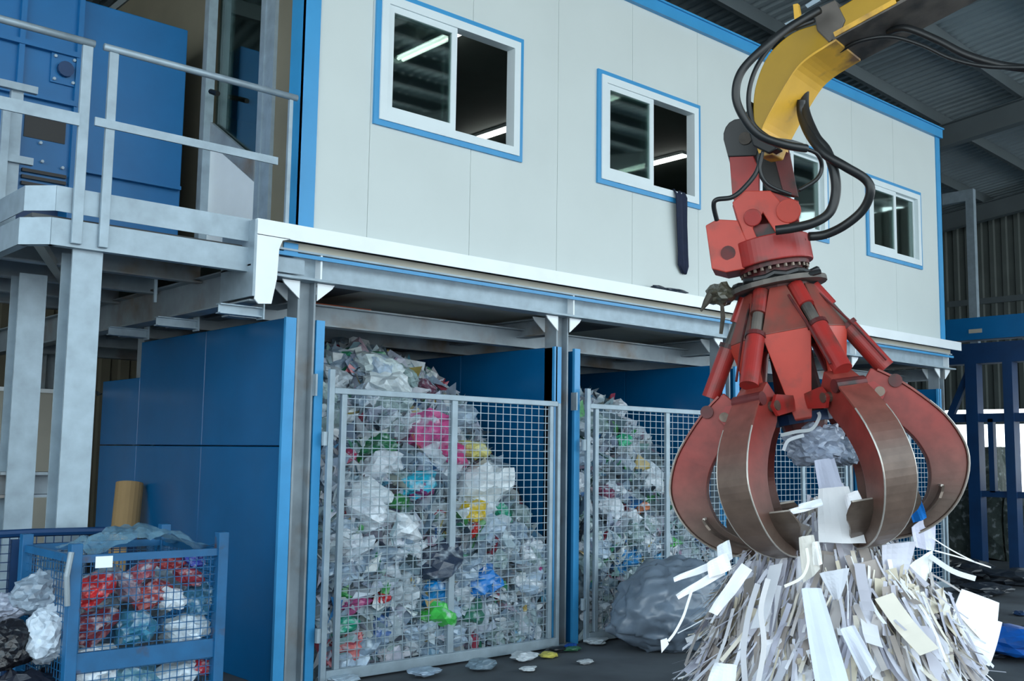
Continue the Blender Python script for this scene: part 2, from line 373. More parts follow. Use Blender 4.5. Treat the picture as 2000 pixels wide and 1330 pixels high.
# ================================================================== PARTITIONS
PX = [(3.84, 'tall blue sheet partition at the left of the first bay, its long side in full view'), (6.54, 'blue sheet partition between the two bays of plastic'),
      (8.95, 'blue sheet partition behind the top of the second bay, left of the red grab'), (11.35, 'blue sheet partition between the third and the last bay, behind the red grab'), (13.72, 'blue sheet partition at the far right end, behind the right claw')]
for i, (x, lab) in enumerate(PX):
    p = empty('bay_partition', (x, 1.8, 0), lab, 'partition')
    yy = [.03, 1.32, 2.62, 3.5] if i == 0 else [.03, 1.35, 2.7, 4.05, 5.4]
    for a, c in zip(yy[:-1], yy[1:]):
        zt = 2.30 if (i == 0 and a > 2.6) else 2.62
        MB().box(x-.02, x+.02, a+.004, c-.004, 0, 1.686).build('panel', 'blue_panel', p, .006)
        MB().box(x-.02, x+.02, a+.004, c-.004, 1.694, zt).build('panel', 'blue_panel', p, .006)
    MB().box(x-.04, x+.045, -.0, .03, 0, 2.62).build('edge_post', 'blue_light', p)
    if x > 13: continue
    MB().box(x+.215, x+.285, -.0, .03, 0, 2.62).build('edge_post', 'blue_light', p)
    MB().box(x+.23, x+.27, .03, 3.3, 0, 2.6).build('liner_panel', 'blue_panel', p)
    MB().box(x+.20, x+.215, -.04, .03, 2.06, 2.22).build('gate_hook', 'galv', p)

# ================================================================== GATES
def gate(x0, x1, zt, lab, mid):
    p = empty('mesh_gate', ((x0+x1)/2, -.06, 0), lab, 'gate')
    y0, y1 = -.09, -.055
    MB().box(x0, x0+.045, y0, y1, .02, zt+.12).build('hinge_post', 'galv', p, .004)
    MB().box(x1-.035, x1, y0, y1, .02, zt-.03).build('latch_post', 'galv', p, .004)
    MB().box(x0+.045, x1-.036, y0, y1, zt-.06, zt-.015).build('top_rail', 'galv', p, .004)
    MB().box(x0+.11, x0+.155, y0, y1, .1, zt-.06).build('upright', 'galv', p, .004)
    MB().box(mid-.03, mid+.025, y0, y1, .1, zt-.06).build('upright', 'galv', p, .004)
    MB().box(x1-.13, x1-.09, y0, y1, .1, zt-.06).build('upright', 'galv', p, .004)
    MB().box(x0+.045, x1-.036, y0-.005, y1, .02, .10).build('kick_rail', 'galv', p, .004)
    m = MB(); x = x0+.155
    while x < x1-.09: m.box(x-.0028, x+.0028, y1-.012, y1-.006, .1, zt-.06); x += .082
    z = .1
    while z < zt-.06: m.box(x0+.15, x1-.09, y1-.018, y1-.012, z-.0028, z+.0028); z += .061
    stuff(m.build('wire_mesh', 'galv', p))
    for z in (.35, 1.75):
        MB().tube([(x0-.02, y0+.02, z-.05), (x0-.02, y0+.02, z+.05)], .022, 8).build('hinge', 'galv', p)
    return p
gate(4.13, 6.50, 2.14, 'galvanised wire mesh gate closing the first bay, nearest the blue cage', 5.31)
gate(6.83, 9.15, 2.14, 'galvanised wire mesh gate of the second bay, partly behind the red grab', 7.96)

gate(9.24, 11.30, 2.14, 'galvanised wire mesh gate of the third bay, hidden behind the red grab', 10.3)
gate(11.64, 13.66, 2.14, 'galvanised wire mesh gate of the last bay, glimpsed behind the right claw', 12.7)

# ================================================================== WALKWAY, LEFT
wk = empty('walkway', (2.9, 1, 2.9), 'raised galvanised walkway with toe board in front of the blue machine', 'walkway')
def cprof(a, c, name, z0, z1, mt='galv', dep=.06):
    a = V(a); c = V(c); m = MB(); d = (c-a).normalized(); nn = V((-d.y, d.x, 0))
    up = V((0, 0, 1)); h = z1-z0
    A = V((a.x, a.y, (z0+z1)/2)); C_ = V((c.x, c.y, (z0+z1)/2))
    m.beam(A, C_, .008, h); m.beam(A+up*(h/2-.004)+nn*dep/2, C_+up*(h/2-.004)+nn*dep/2, dep, .008); m.beam(A-up*(h/2-.004)+nn*dep/2, C_-up*(h/2-.004)+nn*dep/2, dep, .008)
    return m.build(name, mt, wk)
cprof((2.44, -.05, 0), (3.46, -.05, 0), 'fascia_channel', 2.90, 3.07)
cprof((2.12, -.05, 0), (2.44, -.05, 0), 'fascia_channel', 2.90, 3.07)
cprof((1.98, .10, 0), (2.12, -.05, 0), 'fascia_channel', 2.90, 3.07)
cprof((1.98, 3.2, 0), (1.98, .10, 0), 'fascia_channel', 2.90, 3.07)
for a, c in (((2.44, -.045, 0), (3.46, -.045, 0)), ((2.14, -.045, 0), (2.42, -.045, 0)), ((2.0, .1, 0), (2.14, -.045, 0)), ((2.0, 3.2, 0), (2.0, .1, 0))):
    MB().beam((a[0], a[1], 3.195), (c[0], c[1], 3.195), .006, .16).build('toe_board', 'galv', wk)
MB().box(2.03, 3.5, .04, 3.4, 3.075, 3.10).build('deck', 'under_dark', wk)
for yy in (.8, 1.6, 2.4, 3.1): MB().ibeam((2.0, yy, 2.99), (3.5, yy, 2.99), .08, .15).build('joist', 'galv_dirty', wk)
MB().beam((2.1, .1, 2.93), (3.4, 3.0, 2.93), .06, .05).build('diagonal_brace', 'under_panel', wk)
MB().beam((3.2, .9, 2.75), (3.2, .9, 2.95), .02, .02).build('hanger_rod', 'galv', wk)
MB().beam((2.9, 1.5, 2.75), (2.9, 1.5, 2.95), .02, .02).build('hanger_rod', 'galv', wk)
for x, yy, b0 in ((2.37, .1, 2.9), (2.42, 1.3, 2.9), (2.42, 3.1, 2.9)):
    c = MB().hcol(x, yy, 0, b0, .19, .2, .016, 'x').build('column', 'galv', wk)
    MB().box(x-.14, x+.14, yy-.14, yy+.14, 0, .02).build('base_plate', 'galv', c)
m = MB(); m.box(2.29, 2.7, 1.22, 1.4, 1.46, 1.48); m.box(2.29, 2.7, 1.22, 1.4, 1.30, 1.32); m.box(2.29, 2.7, 1.37, 1.385, 1.32, 1.46); m.build('tie_channel', 'galv_dirty', wk)
rl = empty('railing', (3.0, -.05, 2.9), 'galvanised guard railing of the walkway, right section up to the cabin', 'railing')
MB().box(2.405, 2.465, -.085, -.055, 2.92, 4.20).build('post', 'galv', rl, .004)
MB().box(3.715, 3.745, -.085, -.055, 3.27, 4.20).build('post', 'galv', rl, .004)
MB().tube([(2.37, -.07, 4.225), (3.78, -.07, 4.225)], .024, 10).build('handrail', 'galv', rl, smooth=True)
MB().box(2.33, 3.63, -.10, -.085, 3.69, 3.745).build('mid_rail', 'galv', rl)
rl = empty('railing', (1.8, -.05, 2.9), 'galvanised guard railing of the walkway, left section running out of view', 'railing')
MB().box(2.235, 2.30, -.085, -.055, 2.92, 4.20).build('post', 'galv', rl, .004)
MB().box(1.2, 1.26, -.085, -.055, 0, 4.20).build('post', 'galv', rl, .004)
MB().tube([(1.2, -.07, 4.225), (2.31, -.07, 4.225)], .024, 10).build('handrail', 'galv', rl, smooth=True)
MB().box(1.2, 2.235, -.10, -.085, 3.665, 3.745).build('mid_rail', 'galv', rl)
rl = empty('railing', (1.9, .8, 2.9), 'short galvanised railing behind the left section, nearer the blue machine', 'railing')
def pr(px, py): return on(1, .8, px, py)
a = pr(33, 178); c = pr(22, 365)
MB().beam((a.x, .8, a.z), (a.x, .8, 3.08), .08, .04, V((0, 1, 0))).build('post', 'galv', rl)
q = pr(8, 215); MB().beam((q.x, .75, q.z), (q.x, .75, 3.08), .05, .04, V((0, 1, 0))).build('post', 'galv', rl)
for z, h in ((pr(20, 170).z, .05), (pr(20, 312).z, .05)): MB().box(1.2, a.x+.12, .74, .78, z-h/2, z+h/2).build('rail', 'galv', rl)

# ---------------- blue machine on the walkway
mc = empty('sorting_machine', (2.5, 2.1, 3.1), 'blue sheet steel machine standing behind the walkway railing', 'machine')
MB().box(2.72, 3.62, 1.5, 3.0, 3.1, 5.17).build('housing', 'blue_machine', mc, .01)
MB().box(1.0, 2.72, 1.46, 3.0, 3.55, 5.3).build('housing', 'blue_machine', mc, .01)
MB().box(1.0, 2.72, 1.7, 3.0, 3.1, 3.55).build('base', 'blue_dark', mc)
for x in (1.55, 2.30, 2.72): MB().box(x-.02, x+.02, 1.42, 1.52, 3.55, 5.2).build('flange', 'blue_machine', mc)
MB().box(1.0, 2.72, 1.41, 1.46, 4.66, 4.70).build('flange', 'blue_machine', mc)
MB().box(1.0, 2.72, 1.41, 1.46, 4.27, 4.31).build('flange', 'blue_machine', mc)
MB().box(2.72, 3.6, 1.44, 1.5, 3.78, 3.81).build('flange', 'blue_machine', mc)
be = MB().box(2.52, 2.71, 1.44, 1.46, 4.43, 4.66).build('bearing_plate', 'blue_machine', mc)
MB().tube([(2.62, 1.40, 4.545), (2.62, 1.44, 4.545)], .06, 14).build('hub', 'blue_dark', be)
for x, z in ((2.545, 4.455), (2.685, 4.455), (2.545, 4.635), (2.685, 4.635)): MB().tube([(x, 1.42, z), (x, 1.44, z)], .012, 8).build('bolt', 'galv', be)
MB().box(2.36, 2.66, 1.452, 1.46, 3.97, 4.15).build('opening', 'black', mc)
for x, z in ((2.48, 3.94), (2.5, 3.80), (2.65, 3.78), (2.35, 4.2)): MB().tube([(x, 1.43, z), (x, 1.46, z)], .012, 8).build('bolt', 'galv', mc)
for z in (3.60, 3.65, 3.70): MB().box(2.36, 2.68, 1.43, 1.46, z, z+.025).build('louvre_slat', 'black', mc)

# ---------------- behind the walkway
def thingbox(name, bx, m, lab, cat, bev=.01): return MB().box(*bx).build(name, m, None, bev, tag_=(lab, cat))
t_ = empty('steel_locker', (3.1, 4.8, 0), 'tall beige panelled cabinet standing behind the left walkway columns', 'cabinet')
for i in range(5): MB().box(2.3+.32*i, 2.61+.32*i, 4.6, 5.1, .05, 2.22).build('panel', 'wall_beige' if i % 2 else 'under_panel', t_, .01)
MB().box(2.28, 3.92, 4.58, 5.12, 2.22, 2.26).build('top', 'white_metal', t_)  # white slab paints the lit top edge into the cabinet
# cardboard tube leaning at the blue partition
m = MB(); p0 = V((3.52, 2.15, 0)); p1 = V((3.69, 2.40, 1.36)); m.tube([p0, p1], .115, 20)
m.build('cardboard_tube', 'cardboard', None, smooth=False, tag_=('brown cardboard tube standing upright against the blue partition', 'tube'))

# ================================================================== RIGHT BACKGROUND
bs = empty('blue_gantry', (16, 0, 0), 'dark blue steel gantry beyond the right end of the cabin', 'gantry')
MB().box(15.9, 16.15, -4, 3.4, 3.14, 3.45).build('beam', 'blue_dark', bs); MB().box(15.85, 16.1, -4, 3.4, 3.5, 3.84).build('beam', 'blue_machine', bs)
for yy, w in ((.57, .18), (.02, .14), (-1.2, .18), (2.9, .18)): MB().box(15.9, 16.1, yy-w/2, yy+w/2, 0, 3.14).build('post', 'blue_dark', bs)
MB().box(15.95, 16.05, -4, .6, 1.13, 1.22).build('rail', 'blue_dark', bs); MB().box(15.95, 16.05, -4, 3.4, 2.25, 2.38).build('rail', 'blue_dark', bs)
MB().box(15.95, 16.05, .28, .36, 1.2, 2.3).build('post', 'blue_dark', bs)
MB().beam((16, .6, 3.1), (16, 1.25, 1.7), .08, .1).build('diagonal_brace', 'blue_dark', bs)
MB().box(15.84, 15.85, .35, .55, 3.60, 3.66).build('plate', 'under_panel', bs)
wc = empty('white_column', (18, 1.45, 0), 'pale steel column with a bracket in front of the dark end wall', 'column')
MB().box(17.95, 18.05, 1.36, 1.5, 0, 6.2).build('shaft', 'galv', wc); MB().box(17.95, 18.05, 1.36, 2.05, 6.2, 6.4).build('bracket', 'galv', wc)
for i, (x, yy, z, h) in enumerate([(18.6, 1.7, 0, 1.15), (18.6, .5, 0, 1.1), (18.6, -.7, 0, 1.1), (18.7, 1.9, 1.15, .75), (18.7, -.35, 1.1, .25), (18.6, -1.9, 0, 1.1)]):
    lab = ['compressed waste bale on the ground right of the cabin end', 'compressed waste bale on the ground behind the blue gantry posts', 'compressed waste bale on the ground at the right picture edge',
           'upper waste bale nearest the cabin end, under the bright opening', 'thin waste bale lying on the row behind the gantry', 'compressed waste bale farthest right behind the gantry'][i]
    m = MB(); nx, ny, nz = 5, 6, 5; bmx = bmesh.new(); bmesh.ops.create_cube(bmx, size=1); bmesh.ops.subdivide_edges(bmx, edges=bmx.edges, cuts=4, use_grid_fill=True)
    vs = [v.co.copy() for v in bmx.verts]; fs = [tuple(v.index for v in f.verts) for f in bmx.faces]; bmx.free()
    for v in vs:
        v.x *= 1.0; v.y *= 1.15; v.z = (v.z+.5)*h
        v += noise.noise_vector(v*3+V((i*7, 0, 0)))*.06; v += V((x, yy, z))
    m.add(vs, fs); m.build('waste_bale', 'bale', None, tag_=(lab, 'bale', 'bales at the far end'))

# ================================================================== CRUMPLED BAGS
def crumple(seed, sub=3, amp=.32, flat=1.0):
    bm = bmesh.new(); bmesh.ops.create_icosphere(bm, subdivisions=sub, radius=1)
    for v in bm.verts:
        p = v.co*1.3+V((seed*11.3, seed*3.1, 0)); c = v.co.copy()
        d = 1+amp*noise.noise(p)+amp*.9*(abs(noise.noise(p*2.3))-.25)+amp*.5*(abs(noise.noise(p*5.1))-.2)
        v.co = c*d; v.co += noise.noise_vector(p*3.3)*.09; v.co.z *= flat
    me = bpy.data.meshes.new('plastic_bag'); bm.to_mesh(me); bm.free(); me.materials.append(MATS['film']); return me
BAGS = [crumple(i, 3, .42, random.uniform(.6, .9)) for i in range(9)]
def bag(loc, r, col, lab, cat='plastic bag', group=None, name='plastic_bag', me=None, sc=None, m=None):
    o = bpy.data.objects.new(name, me or random.choice(BAGS)); COL.objects.link(o)
    o.location = loc; o.rotation_euler = (random.uniform(-.6, .6), random.uniform(-.6, .6), random.uniform(0, 6.3))
    if sc: o.rotation_euler = (0, 0, random.uniform(-.3, .3)); o.scale = sc; m = m or 'film_plain'
    else: o.scale = (r*random.uniform(.8, 1.3), r*random.uniform(.8, 1.2), r)
    o.color = col; tag(o, lab, cat, group)
    if m == 'film_plain' and len(o.data.vertices) > 2000:
        for p_ in o.data.polygons: p_.use_smooth = True
    if m: o.material_slots[0].link = 'OBJECT'; o.material_slots[0].material = MATS[m]
    return o
PAL = [((186, 200, 212), 32), ((160, 180, 196), 26), ((126, 150, 168), 16), ((222, 230, 238), 20), ((156, 164, 164), 5), ((128, 164, 162), 4), ((90, 146, 178), 4),
       ((170, 150, 170), 3), ((60, 70, 84), 5), ((170, 70, 90), 2.2), ((60, 140, 110), 2.5), ((180, 160, 90), 2), ((40, 120, 180), 2.5), ((70, 160, 90), 1.6)]
def pcol():
    t_ = random.uniform(0, sum(w for _, w in PAL))
    for c, w in PAL:
        t_ -= w
        if t_ <= 0: break
    k_ = random.uniform(-14, 14); return srgb(*[max(0, min(255, v*.92+k_+random.uniform(-5, 5))) for v in c])
def interp(tab, x):
    if x <= tab[0][0]: return tab[0][1]
    for (a, b_), (c, d) in zip(tab[:-1], tab[1:]):
        if x <= c: return b_+(d-b_)*(x-a)/(c-a)
    return tab[-1][1]
def heap(x0, x1, yback, sky, ycrest, name, lab, nscrap, seed):
    tab = []
    for px, py in sky:
        p = on(1, ycrest, px, py); tab.append((p.x, p.z))
    def H(x, y_):
        # x on the crest line seen from the camera is kept along the view direction
        hs = interp(tab, x+(ycrest-y_)*.55*0)
        t_ = min(1, max(0, (y_-.12)/(ycrest-.12))); low = max(.12, .42*hs)
        h = low+(hs-low)*(t_**.8)
        return max(.05, h+.10*noise.noise(V((x*2.2+seed, y_*2.2, 0))))
    m = MB(); nx, ny = 48, 40
    for j in range(ny+1):
        for i in range(nx+1):
            x = x0+(x1-x0)*i/nx; y_ = .06+(yback-.06)*j/ny
            m.v.append(V((x, y_, H(x, y_)-.05+.05*noise.noise(V((x*9, y_*9, seed))))))
    m.f = [(j*(nx+1)+i, j*(nx+1)+i+1, (j+1)*(nx+1)+i+1, (j+1)*(nx+1)+i) for j in range(ny) for i in range(nx)]
    k = len(m.v)
    m.v += [V((m.v[i].x, .06, 0)) for i in range(nx+1)]; m.f += [(k+i, k+i+1, i+1, i) for i in range(nx)]
    hp = stuff(m.build(name, 'heap', None, tag_=(lab, 'plastic waste')))
    # scraps of film lying all over it
    vs = []; fs = []; cols = []
    for _ in range(nscrap):
        x = random.uniform(x0+.05, x1-.05); y_ = .02+(random.random()**1.6)*(ycrest+.3); z = H(x, y_)*(1 if y_ > .16 else random.random())+random.uniform(-.02, .05)
        if y_ < .14: z = random.uniform(.02, H(x, .14)); y_ = random.uniform(.0, .1)
        s = random.uniform(.03, .095)*(1 if random.random() < .8 else 1.5); q = Quaternion((random.gauss(0, 1), random.gauss(0, 1), random.gauss(0, 1), random.gauss(0, 1))).normalized()
        n0 = len(vs); sd = random.uniform(0, 99); c = pcol()
        for a in range(3):
            for b_ in range(3):
                w = V(((a-1)*s, (b_-1)*s*random.uniform(.6, 1.3), 0)); w += noise.noise_vector(V((a*1.1, b_*1.1, sd)))*s*.9
                w = q @ w; w += V((x, y_, z)); w.y = max(w.y, -.035); w.x = min(max(w.x, x0), x1); w.z = max(w.z, .01)
                vs.append(w)
        for a in range(2):
            for b_ in range(2): fs.append((n0+a*3+b_, n0+a*3+b_+1, n0+a*3+b_+4, n0+a*3+b_+3)); cols.append(c)
    mm = MB(); mm.v = vs; mm.f = fs
    o = mm.build('film_scrap', 'film_scrap', hp, fix=False); stuff(o)
    ca = o.data.color_attributes.new('tint', 'FLOAT_COLOR', 'CORNER'); i = 0
    for p_, c in zip(o.data.polygons, cols):
        for li in p_.loop_indices: ca.data[li].color = c
    return H
H1 = heap(4.14, 6.48, 4.6, [(560, 735), (640, 712), (700, 690), (760, 695), (830, 735), (865, 770), (900, 850), (960, 895), (1010, 950), (1060, 1000), (1085, 1090)], 1.1, 'plastic_waste_heap',
          'tall heap of clear and coloured plastic film behind the first mesh gate', 4200, 3)
H2 = heap(6.85, 8.90, 4.6, [(1080, 755), (1140, 780), (1180, 800), (1230, 860), (1290, 930), (1340, 960), (1400, 1010), (1450, 1080)], 1.1, 'plastic_waste_heap',
          'lower heap of plastic film behind the second mesh gate', 3600, 9)
def strew(H, x0, x1, n, rmax, lab, grp, ymax=1.5):
    for k in range(n):
        x = random.uniform(x0+.1, x1-.1); r = random.uniform(.06, rmax)
        if random.random() < .5:
            y_ = r*.9+.02; z = random.uniform(.06, max(.1, H(x, .15)))
        else: y_ = random.uniform(.15, ymax); z = H(x, y_)+random.uniform(-.04, .03)
        z = max(z, r*.8)
        x = min(max(x, x0+r*1.1), x1-r*1.1)
        cw, cc = random.choice([('white', (214, 222, 230)), ('pale blue', (160, 182, 202)), ('blue-grey', (126, 148, 168)), ('grey', (164, 176, 184)), ('greenish', (136, 160, 162)), ('silvery', (186, 198, 208))])
        f_ = (x-x0)/(x1-x0); hz = 'left' if f_ < .33 else ('middle' if f_ < .66 else 'right'); vt = 'bottom' if z < .45 else ('lower' if z < .9 else ('upper' if z < 1.5 else 'top'))
        bag((x, y_-.04, z), r, srgb(*cc), '%s crumpled bag, %s %s of %s' % (cw, vt, hz, lab), 'plastic bag', '%s bags, %s %s of %s' % (cw, vt, hz, grp))
strew(H1, 4.14, 6.48, 170, .20, 'the heap behind the first gate', 'the first heap')
strew(H2, 6.85, 8.9, 110, .18, 'the heap behind the second gate', 'the second heap')
# single coloured pieces one can pick out (pixel, size, colour, label)
def spot(px, py, r, c, lab, y_=.09, cat='plastic bag', name='plastic_bag', rng=(4.2, 6.4), H=H1):
    # walk along the sight line until it meets the heap
    d = ray(px, py); t0 = (.05-CP.y)/d.y; p = CP+d*t0
    for i in range(300):
        p = CP+d*(t0+i*.01)
        if p.y > 2.2 or p.z < H(p.x, max(.12, p.y)): break
    r *= 1.3; p.y = max(p.y-.12, .0+r*.6); bag(p, r, srgb(*c), lab, cat, None, name)
spot(815, 845, .19, (206, 90, 150), 'pink plastic bag upper middle of the first heap')
spot(850, 885, .15, (200, 70, 130), 'deeper pink plastic bag just below the pink one')
spot(800, 945, .12, (40, 170, 200), 'turquoise plastic bag below the pink bags, left of the gate upright')
spot(800, 955, .08, (120, 40, 100), 'dark purple plastic wrapper beside the turquoise bag')
spot(905, 880, .10, (205, 200, 120), 'pale yellow bag right of the gate upright near the heap top')
spot(920, 945, .19, (226, 234, 238), 'large white plastic bag right of the gate upright')
spot(905, 1000, .11, (214, 184, 40), 'bright yellow bag right of the gate upright at mid height')
spot(908, 1035, .06, (190, 40, 40), 'small red wrapper just below the bright yellow bag')
spot(960, 1005, .08, (40, 150, 120), 'green plastic wrapper right of the bright yellow bag')
spot(845, 1155, .17, (20, 130, 200), 'bright blue plastic bag low in the first heap, left of the upright')
spot(930, 1140, .16, (20, 120, 200), 'bright blue plastic bag low in the first heap, right of the upright')
spot(850, 1200, .15, (70, 190, 80), 'bright green plastic bag low in the first heap')
spot(920, 1190, .13, (40, 110, 90), 'dark green plastic bag beside the bright green one')
spot(743, 1170, .06, (190, 30, 40), 'small red wrapper left of the green bag')
spot(665, 1220, .09, (20, 150, 120), 'green plastic bag at the left foot of the first heap')
spot(680, 1265, .14, (190, 100, 100), 'reddish plastic bag at the left foot of the first heap')
spot(740, 1225, .12, (60, 100, 160), 'blue-grey plastic bag near the bottom of the first heap')
spot(690, 1180, .1, (160, 70, 120), 'purple red wrapper at the left of the first heap')
spot(780, 1030, .17, (222, 230, 236), 'white plastic bag in the middle of the first heap')
spot(700, 960, .12, (210, 220, 226), 'white plastic sheet bag at the upper left of the first heap')
spot(760, 980, .08, (40, 120, 60), 'dark green wrapper left of the gate upright at mid height')
spot(725, 875, .1, (30, 110, 70), 'dark green bag at the upper left of the first heap')
spot(660, 890, .06, (180, 60, 100), 'small magenta wrapper by the left gate upright')
spot(850, 1100, .2, (44, 56, 76), 'dark plastic sheet bag across the middle of the first heap')
spot(1040, 1100, .08, (170, 70, 130), 'magenta wrapper at the right edge of the first heap')
spot(745, 760, .14, (200, 212, 216), 'grey white plastic bag at the top of the first heap')
spot(720, 715, .13, (190, 206, 208), 'crumpled clear bag crowning the first heap')
spot(815, 760, .08, (100, 60, 80), 'dark mauve wrapper near the top of the first heap')
k2 = dict(rng=(6.9, 8.8), H=H2)
spot(1200, 865, .09, (60, 190, 140), 'mint green wrapper near the top of the second heap', **k2)
spot(1220, 1100, .12, (40, 130, 190), 'blue plastic bag low in the second heap, left of the upright', **k2)
spot(1275, 1110, .12, (30, 140, 190), 'blue plastic bag low in the second heap, at the upright', **k2)
spot(1230, 990, .08, (200, 120, 80), 'orange wrapper in the middle of the second heap', **k2)
spot(1310, 930, .07, (200, 160, 60), 'yellow wrapper right of the second gate upright', **k2)
spot(1165, 960, .07, (130, 60, 90), 'dark red wrapper at the left of the second heap', **k2)
spot(1305, 1060, .09, (70, 180, 80), 'green plastic bag right of the second gate upright', **k2)
spot(1265, 945, .08, (226, 232, 236), 'small white bag left of the second gate upright', **k2)
spot(1350, 1045, .1, (50, 110, 210), 'blue plastic bag half hidden by the left claw', **k2)
# big bundle of clear film on the floor in front of the second bay
BIG = crumple(31, 5, .20, .8)
o = bag(V((7.35, -.68, .36)), .5, srgb(112, 126, 142), 'big bundle of clear plastic film lying before the second gate', 'film bundle', None, 'film_bundle', BIG, (.64, .45, .5))
o = bag(V((8.15, -.95, .24)), .5, srgb(104, 118, 134), 'lower bundle of clear plastic film left of the paper pile', 'film bundle', None, 'film_bundle', crumple(33, 5, .20, .8), (.42, .4, .36))
# litter on the floor along the gate
LIT = [(6.62, -.12, .05, (30, 90, 190), 'scrap of blue film on the floor between the gates'), (6.36, -.2, .07, (24, 26, 30), 'black rag on the floor at the foot of the first gate'),
       (5.9, -.3, .09, (200, 208, 214), 'pale scrap of film on the floor before the first gate, right'), (5.4, -.35, .1, (120, 140, 154), 'grey scrap of film on the floor before the first gate, middle'),
       (6.15, -.32, .06, (200, 190, 90), 'yellow scrap of film on the floor near the first gate'), (4.9, -.3, .1, (150, 170, 190), 'bluish scrap of film on the floor before the first gate, left'),
       (6.5, -.25, .06, (60, 110, 80), 'green scrap of film on the floor by the column'), (6.9, -.15, .08, (190, 200, 206), 'clear scrap of film at the foot of the second gate'),
       (5.65, -.62, .05, (210, 216, 220), 'small white scrap on the open floor before the first gate'), (6.2, -.7, .05, (190, 196, 200), 'small pale scrap on the open floor near the bundle'),
       (4.3, -.15, .08, (170, 190, 205), 'clear scrap of film at the foot of the left column')]
for x, yy, r, c, lab in LIT: bag(V((x, yy, r*.45)), r, srgb(*c), lab, 'film scrap', None, 'film_scrap', None, (r*1.4, r, r*.5))
# dark rag on the ledge
for px, lab in ((1288, 'left of two small dark gloves lying on the white ledge'), (1318, 'right of two small dark gloves lying on the white ledge')):
    p = on(1, -.06, px, 560 if px < 1300 else 567); bag(V((p.x, -.06, 3.295)), .1, srgb(40, 52, 66), lab, 'glove', None, 'work_glove', None, (.16, .05, .035))

# ================================================================== CAGES LEFT
cg = empty('mesh_pallet_cage', (2.46, -.65, 0), 'blue steel mesh pallet cage full of red and white film', 'pallet cage')
cx0, cx1, cy0, cy1, cz = 2.02, 2.84, -1.06, -.28, 1.16
for x in (cx0, cx1):
    for yy in (cy0, cy1):
        MB().box(x-.03, x+.03, yy-.03, yy+.03, 0, cz+(.03 if x > 2.5 else 0)).build('post', 'blue_cage', cg, .004)
for yy in (cy0, cy1):
    for z0, z1 in ((1.06, 1.10), (.50, .60), (.12, .2)): MB().box(cx0+.03, cx1-.03, yy-.015, yy+.015, z0, z1).build('rail', 'blue_cage', cg)
for x in (cx0, cx1):
    for z0, z1 in ((1.06, 1.10), (.12, .2)): MB().box(x-.015, x+.015, cy0+.03, cy1-.03, z0, z1).build('rail', 'blue_cage', cg)
def wires(m, a, c, z0, z1, pu, pv, w=.004):
    a = V(a); c = V(c); L_ = (c-a).length; d = (c-a).normalized(); s = pu
    while s < L_: p = a+d*s; m.beam((p.x, p.y, z0), (p.x, p.y, z1), w, w, V((0, 1, 0)) if abs(d.x) > .5 else V((1, 0, 0))); s += pu
    z = z0+pv
    while z < z1: m.beam((a.x, a.y, z), (c.x, c.y, z), w, w); z += pv
m = MB()
for a, c in (((cx0, cy0), (cx1, cy0)), ((cx0, cy1), (cx1, cy1)), ((cx0, cy0), (cx0, cy1)), ((cx1, cy0), (cx1, cy1))):
    wires(m, (a[0], a[1], 0), (c[0], c[1], 0), .2, 1.06, .042, .042)
stuff(m.build('wire_mesh', 'blue_cage', cg))
MB().box(cx0, cx1, cy0, cy1, .12, .15).build('floor_sheet', 'blue_cage', cg)
MB().box(cx0+.10, cx0+.19, cy0-.022, cy0-.016, 1.03, 1.09).build('label_plate', 'white_metal', cg)
MB().tube([(cx0-.035, cy0-.03, .85), (cx0-.05, cy0-.04, 1.0), (cx0-.03, cy0-.03, 1.12)], .015, 8).build('latch', 'galv_dirty', cg)
CB = [(2.17, -.93, .90, .13, (196, 40, 44), 'red film bundle at the upper left of the blue cage'), (2.17, -.90, .70, .13, (110, 44, 54), 'dark red film bundle at the left of the blue cage'),
      (2.36, -.86, .90, .12, (130, 110, 124), 'mauve film bundle in the upper middle of the blue cage'), (2.44, -.92, .98, .09, (150, 70, 84), 'dull red wrapper near the top of the blue cage'),
      (2.50, -.90, .85, .11, (150, 60, 60), 'dull red film bundle in the middle of the blue cage'), (2.60, -.93, .82, .11, (224, 232, 238), 'white film bundle right of the middle in the blue cage'),
      (2.72, -.92, .93, .09, (140, 40, 54), 'red film strip at the right of the blue cage'), (2.78, -.90, .80, .12, (60, 116, 146), 'teal film bundle at the right of the blue cage'),
      (2.42, -.93, .68, .14, (50, 120, 150), 'large teal film bundle in the middle of the blue cage'), (2.22, -.93, .50, .14, (222, 230, 236), 'white film bundle above the lower band of the blue cage'),
      (2.70, -.93, .64, .14, (206, 218, 226), 'white film bundle low at the right of the blue cage'), (2.40, -.92, .40, .16, (90, 140, 160), 'teal film bundle under the lower band, left'),
      (2.66, -.92, .40, .14, (196, 208, 216), 'pale film bundle under the lower band of the blue cage'), (2.82, -.94, .42, .07, (190, 40, 60), 'red wrapper at the lower right of the blue cage'),
      (2.20, -.92, .32, .11, (120, 60, 70), 'dark red bundle at the lower left of the blue cage'), (2.62, -.90, 1.02, .08, (170, 60, 66), 'red wrapper under the clear sheet on the blue cage'),
      (2.75, -.9, 1.03, .07, (40, 60, 170), 'deep blue wrapper at the upper right of the blue cage'),
      (2.3, -.55, .8, .2, (120, 130, 140), 'grey film bundle at the back left of the blue cage'), (2.65, -.55, .8, .2, (140, 150, 160), 'grey film bundle at the back right of the blue cage'),
      (2.35, -.6, .42, .22, (110, 120, 130), 'grey film bundle at the bottom left of the blue cage'), (2.65, -.6, .4, .22, (110, 120, 130), 'grey film bundle at the bottom right of the blue cage')]
for x, yy, z, r, c, lab in CB: bag(V((x, max(yy, cy0+.02+r*.75), z)), r*.92, srgb(*c), lab, 'film bundle', None, 'film_bundle')
